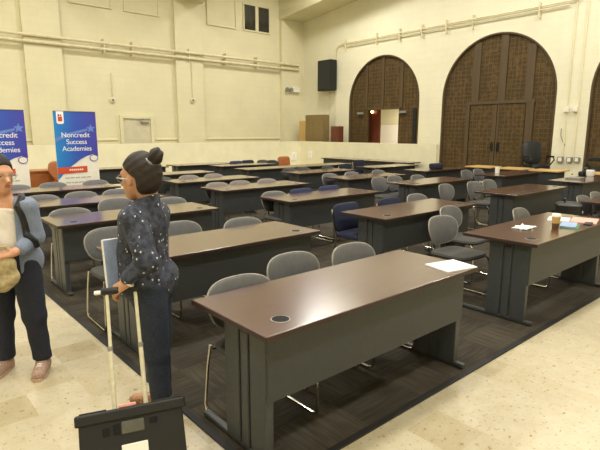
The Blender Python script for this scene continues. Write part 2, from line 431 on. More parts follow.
# ------------------------------------------------------------------ wall services
def conduit(name, label, paths, r, brackets=(), cat='pipe'):
    t = thing(name, label, cat)
    for pth in paths: MB().tube(pth, r, 8).build('pipe', M['pipe'], t, True)
    for bb in brackets: MB().b(*bb).build('bracket', M['pipe'], t)
    return t
br = [(x-.012, x+.012, YW-.22, YW, 4.02, 4.44) for x in (1.2, 2.6, 6.0, 6.9, 8.9, 10.4, 11.8)]
conduit('conduit_pair', 'pair of cream conduits running level along the far left wall', [[(-4.9, YW-.2, 4.30), (13.9, YW-.2, 4.30)], [(-4.9, YW-.2, 4.12), (13.9, YW-.2, 4.12)]], .045, br)
br = [(XW-.10, XW, y-.015, y+.015, 4.66, 5.06) for y in (13.6, 12.1, 11.1, 10.2, 9.3, 8.4, 6.45)]
def bend(pts): return pts
conduit('conduit_run', 'pair of thin conduits along the arched wall above the doors, bending down to the speaker',
        [[(XW-.06, 5.45, 4.96), (XW-.06, 13.8, 4.90), (XW-.06, 13.98, 4.86), (XW-.06, 14.1, 4.74), (XW-.06, 14.12, 4.3)], [(XW-.06, 5.7, 4.86), (XW-.06, 13.75, 4.80)]], .02, br)
t = thing('conduit_drop', 'two thin vertical conduits on the pier between the two right-hand arches', 'pipe')
for y, z0 in ((5.25, 1.02), (5.52, 1.02)): MB().tube([(XW-.03, y, z0), (XW-.03, y, 6.8)], .016, 6).build('pipe', M['low'], t, True)
for k, (y, z, s, wd) in enumerate(((5.53, 2.23, .13, 'upper left switch box on the pier between the arches'), (5.31, 2.24, .13, 'upper right switch box on the pier between the arches'),
                  (5.56, .93, .15, 'left outlet of three low on the pier between the arches'), (5.33, .93, .14, 'middle outlet of three low on the pier between the arches'), (5.14, .94, .13, 'right outlet of three low on the pier between the arches'))):
    t = thing('outlet_box', wd, 'outlet', (XW, y, z), group='wall boxes on the pier')
    MB().box((-.04, 0, 0), (.08, s, s), .008).build('box', M['offw'] if k < 2 else M['grey'], t)
    MB().box((-.083, 0, 0), (.008, s*.6, s*.7), .002).build('cover_plate', M['offw'], t)
tag(MB().tube([(XW-.02, 5.62, 1.75), (XW-.03, 5.61, 1.55), (XW-.04, 5.55, 1.42), (XW-.02, 5.48, 1.30)], .009, 6).build('wall_cable', M['grey'], None, True), 'short loose grey cable hanging on the pier between the arches', 'cable')
for x, z, h, lab in ((6.22, 2.62, .75, 'round cream junction box with thin conduit, above left of the small door'), (9.0, 2.72, 1.4, 'round cream junction box with thin conduit on the middle pilaster')):
    yy = YW if x < 8 else YW-.14
    t = thing('junction_box', lab, 'junction box', (x, yy, z), group='round junction boxes')
    MB().lathe([(.09, 0), (.09, .05), (.075, .06)], n=20).move(Matrix.Rotation(PI/2, 4, 'X')).build('box_body', M['pipe'], t, True)
    MB().lathe([(.045, .058), (.04, .068)], n=16).move(Matrix.Rotation(PI/2, 4, 'X')).build('cover', M['grey'], t)
    MB().tube([(0, -.03, .08), (0, -.03, .08+h)], .014, 6).build('pipe', M['pipe'], t, True)
t = thing('emergency_light', 'white twin-head emergency light on the corner pilaster', 'light', (13.62, YW-.14, 3.32))
MB().box((.12, -.06, 0), (.36, .12, .2), .015).build('housing', M['offw'], t)
for x in (-.18, -.38): MB().lathe([(.05, 0), (.085, .08), (.08, .1)], (0, 0, 0), 16).move(Matrix.Translation((x, -.05, .0)) @ Matrix.Rotation(PI/2, 4, 'X')).build('lamp_head', M['grey'], t, True)
MB().b(-.4, -.05, -.05, -.02, -.02, .02).build('lamp_arm', M['grey'], t)
t = thing('loudspeaker', 'black box loudspeaker mounted high on the arched wall near the corner', 'speaker', (XW, 14.40, 3.78))
MB().box((-.24, 0, 0), (.34, .74, 1.14), .03).build('cabinet', M['black'], t)
MB().box((-.415, 0, 0), (.02, .66, 1.04), .008).build('grille', M['leather'], t)
MB().box((-.04, 0, 0), (.09, .3, .4), .005).build('wall_bracket', M['grey'], t)
MB().tube([(-.03, .06, -.57), (-.03, .06, -3.2)], .015, 6).tube([(-.03, -.28, -.57), (-.03, -.28, -3.2)], .015, 6).build('cable', M['pipe'], t)
# things behind the parapet
t = thing('cabinet', 'tall khaki-brown cabinet standing behind the low wall in the corner', 'cabinet', (13.6, 14.55, PF))
MB().box((0, 0, 1.02), (.35, 1.0, 2.04), .01).build('body', M['card'], t)
for y in (-.25, .25): MB().box((-.18, y, 1.02), (.012, .47, 1.94), .004).build('door', M['card'], t)
tag(MB().b(13.7, 13.8, 15.32, 15.75, PF, 2.08, .01).build('folded_board', M['tan'], None), 'narrow tan board leaning beside the cabinet in the corner', 'board')
t = thing('low_cabinet', 'low red-brown wooden cabinet behind the low wall, left of the small arch', 'cabinet', (13.6, 13.45, PF))
MB().box((0, 0, .8), (.26, .42, 1.6), .01).build('body', M['redbrown'], t)
MB().box((-.136, 0, .8), (.014, .36, 1.5), .004).build('door', M['redbrown'], t)
MB().box((-.15, .13, .95), (.02, .02, .12), .004).build('handle', M['grey'], t)
for x, z, h, w_, lab in ((12.60, .72, .30, .26, 'larger white wall plate low on the parapet near the inner corner'),):
    t = thing('wall_plate', lab, 'wall plate', (x, 14.8, z))
    MB().box((0, -.012, 0), (w_, .024, h), .005).build('plate', M['white'], t)
    MB().box((0, -.028, 0), (w_*.4, .01, h*.5), .003).build('cover', M['offw'], t)
t = thing('wall_plate', 'smaller white wall plate low on the parapet right of the inner corner', 'wall plate', (12.97, 14.25, .78))
MB().box((-.012, 0, 0), (.024, .2, .28), .005).build('plate', M['white'], t)
MB().box((-.028, 0, 0), (.01, .08, .14), .003).build('cover', M['offw'], t)

# ------------------------------------------------------------------ training tables
L, W, TH = 1.83, .68, .737
def make_table(label, group, top='top', grommets=True):
    t = thing('training_table', label, 'table', group=group)
    MB().box((L/2, W/2, TH-.015), (L-.006, W-.006, .03), .003).build('tabletop', M[top], t)
    MB().b(0, L, 0, .004, TH-.028, TH-.002, .0015).b(0, L, W-.004, W, TH-.028, TH-.002, .0015).b(0, .004, .005, W-.005, TH-.028, TH-.002, .0015).b(L-.004, L, .005, W-.005, TH-.028, TH-.002, .0015).build('edge_band', M['band'] if top == 'top' else M['tan'], t)
    MB().b(.06, L-.06, .070, .090, .355, TH-.03, .003).build('modesty_panel', M['char2'], t)
    for s in (0, 1):
        xo = .055 if s == 0 else L-.055; dx = 1 if s == 0 else -1
        g = MB()
        g.b(xo+dx*.012, xo+dx*.045, .09, .44, .03, TH-.03)
        g.b(xo, xo+dx*.05, .085, .215, .03, TH-.03, .006); g.b(xo, xo+dx*.05, .232, .295, .03, TH-.03, .006); g.b(xo, xo+dx*.05, .312, .44, .03, TH-.03, .006)
        lg = g.build('end_leg', M['char'], t)
        MB().b(xo-dx*.003, xo+dx*.02, .238, .289, TH-.075, TH-.055, .002).build('cable_slot', M['black'], lg)
        f = MB(); f.b(xo-.02+dx*.025, xo+.02+dx*.025, .02, W+.02, .008, .038, .008)
        f.build('foot', M['char'], t)
    if grommets:
        for x in (.19, L-.19):
            gr = MB(); gr.lathe([(.05, 0), (.05, .0015), (.046, .0025)], (x, .135, TH), 22); gr = gr.build('grommet', M['grey'], t, True)
            MB().lathe([(.044, .0025), (.042, .0032)], (x, .135, TH), 18).build('grommet_dark_disc', M['recess'], gr)  # black disc paints the dark inside the open cable hole
    return t
tables = [  # x, y, label
 (1.27, 1.68, 'nearest brown training table, with a loose paper sheet on its right end'),
 (4.09, 1.72, 'brown training table with the coffee cup and pink papers on it'),
 (7.20, 1.83, 'training table cut by the right picture edge, beyond the coffee cup table'),
 (1.32, 3.31, 'brown training table right behind the woman, second from the front in the left column'),
 (4.09, 3.30, 'training table with a navy chair at its left end and gold sheen on top'),
 (7.13, 3.35, 'dark red-brown training table directly behind the coffee cup table'),
 (9.90, 3.40, 'training table below the pier between the arches, with a white mug on it'),
 (1.35, 5.12, 'training table showing its left end leg between the two people, third in the left column'),
 (4.18, 4.97, 'training table with two blue chairs tucked behind it, in the middle'),
 (7.20, 5.15, 'training table third from the front, in front of the low wall end'),
 (10.05, 5.02, 'training table in front of the large double doors, third from the front'),
 (1.37, 6.58, 'training table second from the back in the left column, in front of the banners'),
 (4.16, 6.60, 'training table with three pale chair backs behind it, fourth from the front in its column'),
 (7.05, 6.63, 'training table fourth from the front, its left end next to a pale chair'),
 (9.93, 6.85, 'training table at the low wall end, left of the large double doors'),
 (1.40, 8.28, 'rearmost training table of the left column, right under the banners'),
 (4.20, 8.14, 'training table fifth from the front, just right of the woman with hair bun'),
 (7.20, 8.25, 'training table fifth from the front, in front of the long pale tabletops'),
 (9.85, 8.35, 'training table fifth from the front, nearest the low wall end'),
 (4.22, 9.85, 'training table sixth from the front, seen just right of the hair bun'),
 (6.98, 9.85, 'training table in front of the orange chair, left one of two end to end'),
 (8.83, 9.85, 'training table in front of the orange chair, right one of two end to end'),
 (7.12, 11.28, 'training table with a slate-blue chair behind its left end, near the far wall'),
]
TG = 'brown training tables in rows'
proto = None
for x, y, lab in tables:
    if proto is None: proto = make_table(lab, TG); t = proto; t.location = (x, y, .008)
    else: t = dup(proto, (x, y, .008), 0, lab, TG)
for x, lab in ((4.25, 'back-row table by the far wall, partly hidden by the woman'), (6.33, 'back-row table by the far wall, right of the hair bun')):
    dup(proto, (x, 12.22, .008), 0, lab, TG)
# tables along the low wall and arched wall, turned a quarter
WG = 'tables standing along the right wall'
wt = None
for x, y, lab in ((12.30, 7.28, 'light wood table left of the double door handles, along the arched wall'), (12.30, 6.40, 'light wood table below the double doors, along the arched wall'),
               (12.30, 5.55, 'light wood table in front of the black office chair, along the arched wall'), (12.30, 4.36, 'light wood table under the right-hand office chair, along the arched wall')):
    if wt is None:
        wt = make_table(lab, WG, 'tan', False)
        for ch in wt.children:
            me = ch.data
            for v_ in me.vertices: v_.co.x *= .70/L
        t = wt; t.location = (x, y, .008); t.rotation_euler = (0, 0, -PI/2)
    else: dup(wt, (x, y, .008), -PI/2, lab, WG)
for y, lab in ((10.95, 'dark table against the low wall, right one of two'), (12.85, 'dark table against the low wall, left one near the inner corner')):
    dup(proto, (12.2, y, .008), -PI/2, lab, WG)

# ------------------------------------------------------------------ chairs
def slab(mb, w, d, t, zc, yc=0, e=4.0, crown=.01, n=28, rings=5):
    """rounded cushion"""
    V = []
    def pt(a, k):
        ca, sa = math.cos(a), math.sin(a)
        return (k*w/2*math.copysign(abs(ca)**(2/e), ca), yc+k*d/2*math.copysign(abs(sa)**(2/e), sa))
    lv = [(.0, t/2+crown), (.5, t/2+crown*.8), (.85, t/2+crown*.3), (.96, t/2-.004), (1.0, 0), (.96, -t/2+.004), (.8, -t/2), (0, -t/2)]
    prev = None
    for k, z in lv:
        if k == 0: ring = [mb.bm.verts.new((0, yc, zc+z))]
        else: ring = [mb.bm.verts.new((*pt(2*PI*i/n, k), zc+z)) for i in range(n)]
        if prev:
            if len(prev) == 1: [mb.bm.faces.new((prev[0], ring[i], ring[(i+1) % n])) for i in range(n)]
            elif len(ring) == 1: [mb.bm.faces.new((prev[i], ring[0], prev[(i+1) % n])) for i in range(n)]
            else: [mb.bm.faces.new((prev[i], ring[i], ring[(i+1) % n], prev[(i+1) % n])) for i in range(n)]
        prev = ring
    return mb
def back_shell(mb, w, z0, z1, y0, lean, wrap, th, e=2.8, bot=.8, n=36):
    """curved back: superellipse outline in (u,z), front and rear skins"""
    zc = (z0+z1)/2; hz = (z1-z0)/2
    def P(u, v, off):
        z = zc+v*hz
        wd = w/2*(bot+(1-bot)*min(1, (v+1)/1.1)) if v < .1 else w/2
        x = u*wd
        return Vector((x, y0+lean*(v+1)/2*1.0-wrap*(u*u)+off+.01*v*v, z))
    skins = []
    for off, sgn in ((th/2, 1), (-th/2, -1)):
        rows = []
        for k in (0, .35, .65, .88, .97, 1.0):
            o_ = off*(1 if k < .97 else (.75 if k < 1 else .25))
            if k == 0: rows.append([mb.bm.verts.new(P(0, 0, o_))])
            else:
                r = []
                for i in range(n):
                    a = 2*PI*i/n; ca, sa = math.cos(a), math.sin(a)
                    r.append(mb.bm.verts.new(P(k*math.copysign(abs(ca)**(2/e), ca), k*math.copysign(abs(sa)**(2/e), sa), o_)))
                rows.append(r)
        for A, B in zip(rows, rows[1:]):
            for i in range(n):
                j = (i+1) % n
                if len(A) == 1: mb.bm.faces.new((A[0], B[i], B[j]))
                else: mb.bm.faces.new((A[i], B[i], B[j], A[j]))
        skins.append(rows[-1])
    A, B = skins
    for i in range(n): mb.bm.faces.new((A[i], A[(i+1) % n], B[(i+1) % n], B[i]))
    return mb
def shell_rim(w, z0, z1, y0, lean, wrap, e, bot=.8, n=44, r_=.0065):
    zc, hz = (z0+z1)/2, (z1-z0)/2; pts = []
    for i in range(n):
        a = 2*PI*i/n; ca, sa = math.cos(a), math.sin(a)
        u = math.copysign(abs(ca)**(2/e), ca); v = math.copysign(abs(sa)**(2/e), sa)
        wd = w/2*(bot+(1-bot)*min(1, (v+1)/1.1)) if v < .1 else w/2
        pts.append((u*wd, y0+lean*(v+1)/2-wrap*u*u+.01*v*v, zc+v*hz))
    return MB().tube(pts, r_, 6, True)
def sled(s, up):
    p = [(s*.205, -.17, .425), (s*.215, -.20, .40), (s*.225, -.215, .30), (s*.235, -.225, .06), (s*.235, -.21, .022), (s*.235, -.18, .012),
         (s*.235, .20, .012), (s*.235, .235, .022), (s*.235, .25, .06), (s*.22, .235, .30), (s*.21, .215, .43)]
    return p+up
def make_chair(label, group, shell='shell', pad='pad', zt=.80):
    t = thing('stacking_chair', label, 'chair', group=group)
    slab(MB(), .46, .45, .045, .445).build('seat', M[pad], t, True)
    k = (zt-.50)/.30
    back_shell(MB(), .475, .51, zt-.01, .205, .055, .05, .016, 3.1).build('backrest', M[shell], t, True)
    shell_rim(.475, .51, zt-.01, .205, .055, .05, 3.1).build('added_edge_tube', M['rim'] if shell in ('shell', 'pshell') else M[shell], t, True)  # added tube; its paler tone paints the lit edge of grey and pale shells
    for s in (-1, 1): MB().tube(sled(s, []), .0095, 8).build('leg_frame', M['chrome'], t, True)
    for s in (-1, 1): MB().tube([(s*.09, .10, .415), (s*.09, .20, .43), (s*.085, .232, .48), (s*.08, .245, .60)], .011, 6).build('back_post', M['black'], t, True)
    MB().tube([(-.205, -.16, .418), (.205, -.16, .418)], .008, 6).tube([(-.21, .19, .418), (.21, .19, .418)], .008, 6).build('crossbar', M['black'], t, True)
    return t
def make_padded(label, group, fab, zt=.80):
    t = thing('upholstered_chair', label, 'chair', group=group)
    slab(MB(), .47, .46, .06, .445, e=7).build('seat', M[fab], t, True)
    b_ = MB(); slab(b_, .46, .34, .05, 0, e=6, crown=.012)
    b_.move(Matrix.Translation((0, .245, zt-.17)) @ Matrix.Rotation(PI/2-.14, 4, 'X')); b_.build('backrest', M[fab], t, True)
    for s in (-1, 1): MB().tube(sled(s, [(s*.235, .225, .50), (s*.242, .25, .62), (s*.242, .275, zt-.06)]), .0105, 8).build('leg_frame', M['chrome'], t, True)
    MB().tube([(-.205, -.16, .412), (.205, -.16, .412)], .008, 6).tube([(-.21, .19, .412), (.21, .19, .412)], .008, 6).build('crossbar', M['chrome'], t, True)
    MB().tube([(-.242, .265, .60), (.242, .265, .60)], .008, 6).build('back_bar', M['chrome'], t, True)
    return t
CG = 'grey stacking chairs at the tables'
# entries: x, y of the top of the back, kind, rotation, label
chairs = [
 (1.60, 2.42, 'g', 0, 'grey chair at the left end of the nearest table, left of three in a line'),
 (2.21, 2.66, 'g', 0, 'grey chair behind the middle of the nearest table, between two others'),
 (2.76, 2.59, 'g', 0, 'grey chair at the right half of the nearest table, right of three in a line'),
 (4.42, 2.88, 'g', -.06, 'grey chair with full seat in view, left of the coffee cup table'),
 (5.08, 3.21, 'g', .05, 'grey chair pulled back, just behind the one with its whole seat in view'),
 (5.55, 2.60, 'g', .1, 'pale grey chair top behind the coffee cup table'),
 (7.35, 2.58, 'g', .0, 'grey chair behind the table cut by the right edge, the left of two'),
 (7.95, 2.62, 'g', .0, 'grey chair behind the table cut by the right edge, right at the edge'),
 (1.60, 4.46, 'g', -.02, 'large grey chair back left of the woman, beside her folder'),
 (2.20, 4.33, 'g', 0, 'grey chair peeking out right behind the woman\'s back'),
 (2.79, 4.11, 'g', 0, 'grey chair tucked at the right end of the table behind the woman'),
 (4.36, 4.14, 'b', .06, 'navy chair in full view with shiny chrome frame, mid-room'),
 (5.14, 4.10, 'b', 0, 'navy chair tucked behind the gold-sheen table, only its top showing'),
 (5.75, 4.16, 'g', 0, 'grey chair beside a navy one, behind the gold-sheen table'),
 (7.24, 4.66, 'g', .05, 'pale grey chair standing at the left of the dark red-brown table, furthest left of three'),
 (7.97, 4.57, 'g', .0, 'pale grey chair behind the dark red-brown table, middle of three'),
 (8.52, 4.59, 'g', .0, 'pale grey chair behind the dark red-brown table, right of three'),
 (1.68, 5.88, 'g', 0, 'grey chair behind the third table of the left column, left of the woman\'s face'),
 (2.40, 6.40, 'g', 0, 'large grey chair back touching the woman\'s face in view'),
 (2.97, 6.03, 'g', 0, 'grey chair top right of the woman\'s shoulder'),
 (4.42, 5.68, 'g', 0, 'grey chair at the left end of the table that also has two blue chairs'),
 (4.97, 5.66, 'l', 0, 'left of the two blue chairs tucked behind the middle table'),
 (5.58, 5.68, 'l', 0, 'right of the two blue chairs tucked behind the middle table'),
 (7.38, 6.20, 'g', 0, 'pale grey chair in the middle aisle, left one of a touching pair'),
 (7.86, 6.22, 'g', 0, 'pale grey chair in the middle aisle, right one of a touching pair'),
 (8.36, 6.03, 'g', 0, 'pale grey chair behind the third-row table, right of the touching pair'),
 (10.30, 6.10, 'g', 0, 'pale chair in front of the double doors, left of two'),
 (10.85, 6.12, 'g', 0, 'pale chair in front of the double doors, right of two'),
 (1.76, 7.36, 'g', 0, 'grey chair by the left person\'s shoulder strap, behind the table second from the back'),
 (2.30, 7.44, 'g', 0, 'grey chair behind the table second from the back, below the right banner'),
 (2.81, 7.40, 'g', 0, 'grey chair partly behind the woman\'s face, second row from the back'),
 (4.48, 7.31, 'p', 0, 'left of three pale chair tops on the fourth table right of the woman'),
 (4.96, 7.33, 'p', 0, 'middle of three pale chair tops on the fourth table right of the woman'),
 (5.54, 7.31, 'p', 0, 'right of three pale chair tops on the fourth table right of the woman'),
 (7.24, 7.40, 'g', 0, 'pale grey chair at the left end of the fourth table of the middle column'),
 (7.92, 7.42, 'g', 0, 'grey chair top at the middle of the fourth table of the middle column'),
 (8.78, 7.40, 'g', 0, 'grey chair top at the right half of the fourth table of the middle column'),
 (1.80, 9.02, 'g', 0, 'grey chair in front of the left banner, by the left person\'s face'),
 (2.37, 9.08, 'g', 0, 'grey chair in the gap between the two banners'),
 (3.06, 9.06, 'g', 0, 'grey chair in front of the right banner'),
 (4.24, 8.92, 'd', .0, 'dark grey chair right beside the back of the woman\'s head'),
 (4.82, 8.90, 'p', 0, 'pale chair top on the fifth table, left of two right of the hair bun'),
 (5.38, 8.90, 'p', 0, 'pale chair top on the fifth table, right of two right of the hair bun'),
 (7.58, 9.10, 'd', 0, 'dark grey chair in front of the orange chair, at the left table end'),
 (8.05, 9.14, 'd', 0, 'dark chair top right of the dark grey chair in front of the orange one'),
 (8.90, 9.16, 'd', 0, 'dark chair top in front of the white wall plates'),
 (8.22, 12.26, 'l', 0, 'slate-blue chair in the back row, left of the orange chair'),
 (8.75, 12.42, 'n', 0, 'dark navy chair close behind the slate-blue chair in the back row'),
 (9.20, 12.3, 'd', 0, 'dark grey chair in the back row, between the blue and orange chairs'),
 (9.32, 12.0, 'k', .0, 'black chair immediately left of the orange chair in the back row'),
 (9.98, 12.2, 'o', 0, 'orange chair in the back row by the low wall'),
 (9.75, 9.32, 'n', 0, 'dark navy chair left of a taller navy one, before the low wall'),
 (10.62, 9.62, 'N', 0, 'taller dark navy chair in front of the low wall, right of another'),
]
protos = {}
M['rim'] = plain_noise('painted_edge_light', (142, 137, 126), .35, .04, 30)  # paler grey paints the light caught along the shell edges
M['pshell'] = plain_noise('pale_plastic_shell', (124, 117, 113), .4, .04, 30)
M['kshell'] = plain_noise('black_plastic_shell', (34, 33, 33), .45, .06, 30)
groups = {'g': CG, 'p': CG, 'd': 'dark grey chairs in the back rows', 'k': 'dark grey chairs in the back rows', 'b': 'navy padded chairs', 'l': 'blue padded chairs', 'n': 'dark navy chairs', 'N': 'dark navy chairs', 'o': 'orange chairs'}
ndup = lambda *a: dup(*a)
for x, y, k, rz, lab in chairs:
    if k not in protos:
        if k in 'gpdk': t = make_chair(lab, groups[k], {'g': 'shell', 'p': 'pshell', 'd': 'dshell', 'k': 'kshell'}[k])
        elif k == 'o': t = make_padded(lab, groups[k], 'orange', .88)
        elif k == 'N': t = make_padded(lab, groups[k], 'navy', .86)
        else: t = make_padded(lab, groups[k], {'b': 'blue', 'l': 'lblue', 'n': 'navy'}[k], .80)
        if k == 'o': del t['group']
        protos[k] = t
    else: t = dup(protos[k], (0, 0, 0), 0, lab, groups[k])
    # x, y is where the top of the back stands; the seat centre lies in front of it
    t.location = (x+math.sin(rz)*.26, y-math.cos(rz)*.26, .008); t.rotation_euler = (0, 0, rz)

# black office chairs on the platform
def office_chair(label, x, y, rz):
    t = thing('office_chair', label, 'office chair', (x, y, PF), rz, 'black office chairs by the arches')
    s = MB(); slab(s, .56, .52, .10, .50, e=4, crown=.02); s.build('seat', M['leather'], t, True)
    b_ = MB(); slab(b_, .56, .62, .11, 0, e=3.6, crown=.03)
    b_.move(Matrix.Translation((0, .28, .86)) @ Matrix.Rotation(PI/2-.2, 4, 'X')); b_.build('backrest', M['leather'], t, True)
    for sx in (-1, 1):
        a = MB().tube([(sx*.27, .16, .50), (sx*.34, .14, .56), (sx*.34, .10, .72), (sx*.335, -.02, .76), (sx*.335, -.18, .75), (sx*.33, -.22, .68), (sx*.27, -.10, .50)], .018, 8)
        a.box((sx*.335, -.04, .772), (.065, .28, .03), .012); a.build('armrest', M['black'], t, True)
    MB().lathe([(.03, .12), (.03, .36), (.05, .40), (.05, .45)], n=14).build('column', M['black'], t, True)
    bs = MB()
    for k in range(5):
        a = 2*PI*k/5+.3; bs.tube([(0, 0, .13), (.3*math.cos(a), .3*math.sin(a), .085)], .02, 6, radii=[.028, .016])
    bs = bs.build('base', M['black'], t, True)
    for k in range(5):
        a = 2*PI*k/5+.3; MB().lathe([(.03, -.02), (.032, 0), (.03, .02)], n=12).move(Matrix.Translation((.31*math.cos(a), .31*math.sin(a), .032)) @ Matrix.Rotation(PI/2, 4, 'X')).build('caster', M['black'], bs, True)
    return t
office_chair('black office chair in front of the large carved doors', 13.55, 5.90, -.55)
office_chair('black office chair at the right picture edge, before the third arch', 13.40, 4.42, PI+.35)

# ------------------------------------------------------------------ things on the tables
tz = .008+TH
def sheet(name, label, cx, cy, w, d, rz, m_, cat='paper', th=.0025, group=None, z=0):
    return tag(MB().box((0, 0, th/2), (w, d, th)).move(Matrix.Translation((cx, cy, tz+z)) @ Matrix.Rotation(rz, 4, 'Z')).build(name, M[m_]), label, cat, group)
sheet('paper_sheet', 'loose white sheets lying on the right end of the nearest table', 2.965, 1.815, .27, .22, -.22, 'white', th=.007)
# crumpled napkin
nk = MB(); rs = random.Random(3); g = []
for i in range(9):
    g.append([(4.62+.23*i/8+rs.uniform(-.006, .006), 2.06+.14*j/6+rs.uniform(-.006, .006), tz+.004+abs(rs.gauss(0, .008))) for j in range(7)])
nk.grid(g); o = nk.build('paper_napkin', M['white'], None, True)
o.modifiers.new('s', 'SOLIDIFY').thickness = -.003
tag(o, 'crumpled white napkin on the coffee cup table', 'napkin')
cup = thing('coffee_cup', 'takeaway paper coffee cup with white lid and tan sleeve', 'cup', (4.955, 1.93, tz))
MB().lathe([(.030, 0), (.034, .05)], n=24).build('cup_base', M['coffee'], cup, True)
MB().lathe([(.0345, .05), (.041, .115)], n=24).build('sleeve', M['kraft'], cup, True)
MB().lathe([(.0435, .113), (.0435, .122), (.039, .130), (.037, .138), (.03, .138)], n=24).build('lid', M['white'], cup, True)
sheet('paper_sheet', 'crumpled white paper behind the pink papers on the coffee cup table', 5.46, 2.10, .24, .20, .3, 'white', th=.012)
sheet('pink_papers', 'pink paper sheets at the right end of the coffee cup table', 5.60, 1.90, .34, .24, .25, 'pink', th=.008)
fo = thing('folder', 'pale blue folder with a green edge lying beside the coffee cup', 'folder', (5.17, 1.88, tz), .3)
MB().box((0, 0, .002), (.33, .16, .004)).build('back_cover', M['green'], fo)
MB().box((.015, .01, .010), (.29, .14, .012), .002).build('front_cover', M['bluef'], fo)
tag(MB().box((0, 0, .006), (.16, .07, .012), .004).move(Matrix.Translation((5.42, 1.80, tz)) @ Matrix.Rotation(.2, 4, 'Z')).build('mobile_phone', M['black']), 'black phone lying next to the blue folder', 'phone')
mg = thing('mug', 'white mug on the table below the pier between the arches', 'mug', (11.42, 3.86, tz))
MB().lathe([(.06, 0), (.075, .02), (.08, .13), (.07, .135), (.068, .03)], n=20).build('mug_body', M['white'], mg, True)
MB().tube([(.075, 0, .10), (.115, 0, .09), (.115, 0, .05), (.076, 0, .035)], .01, 6).build('handle', M['white'], mg, True)
tag(MB().box((0, 0, .05), (.26, .10, .10), .03).move(Matrix.Translation((11.45, 4.02, tz))).build('black_pouch', M['black'], None, True), 'small black pouch left of the white mug', 'pouch')
sheet('grey_binder', 'flat grey binder left of the black pouch on the table below the pier', 10.6, 3.85, .34, .26, .1, 'grey', 'binder', .03)
tag(MB().lathe([(.045, 0), (.055, .12), (.057, .13)], (10.75, 5.55, tz), 20).build('paper_cup', M['bannerw'], None, True), 'small pale cup on the table before the double doors', 'cup')
tag(MB().box((10.75, 7.15, tz+.07), (.36, .22, .14), .04).build('dark_bag', M['navy'], None, True), 'small dark bag on the table at the low wall end', 'bag')
bp = thing('travel_bag', 'soft black bag standing between the coffee cup table and the next one', 'bag', (6.93, 2.56, .008), .5)
b_ = MB(); slab(b_, .46, .32, .72, .36, e=3, crown=.03); b_.build('bag_body', M['black'], bp, True)
MB().box((0, -.16, .30), (.32, .08, .40), .03).build('front_pocket', M['black'], bp, True)
MB().tube([(-.06, .05, .74), (-.05, .05, .785), (.05, .05, .785), (.06, .05, .74)], .012, 6).build('handle', M['black'], bp, True)
MB().box((.0, -.165, .62), (.05, .012, .03)).build('white_tag', M['white'], bp)

# ------------------------------------------------------------------ banners
def text_mesh(body, size, m_, parent, name, loc, align='CENTER', ext=.0012):
    cu = bpy.data.curves.new(name, 'FONT'); cu.body = body; cu.size = size; cu.align_x = align; cu.extrude = ext
    cu.space_character = .95; cu.offset = 0
    tmp = bpy.data.objects.new('tmp', cu); C.objects.link(tmp)
    bpy.context.view_layer.update()
    me = bpy.data.meshes.new_from_object(tmp.evaluated_get(bpy.context.evaluated_depsgraph_get()))
    bpy.data.objects.remove(tmp); bpy.data.curves.remove(cu)
    me.transform(Matrix.Translation(loc) @ Matrix.Rotation(PI/2, 4, 'X'))
    me.materials.clear(); me.materials.append(m_); me.name = name
    o = bpy.data.objects.new(name, me); C.objects.link(o); o.parent = parent
    return o
def flat(poly, m_, parent, name, y=-.006, th=.003):
    return MB().prism(poly, lambda a, b: (a, y, b), lambda a, b: (a, y-th, b)).build(name, m_, parent)
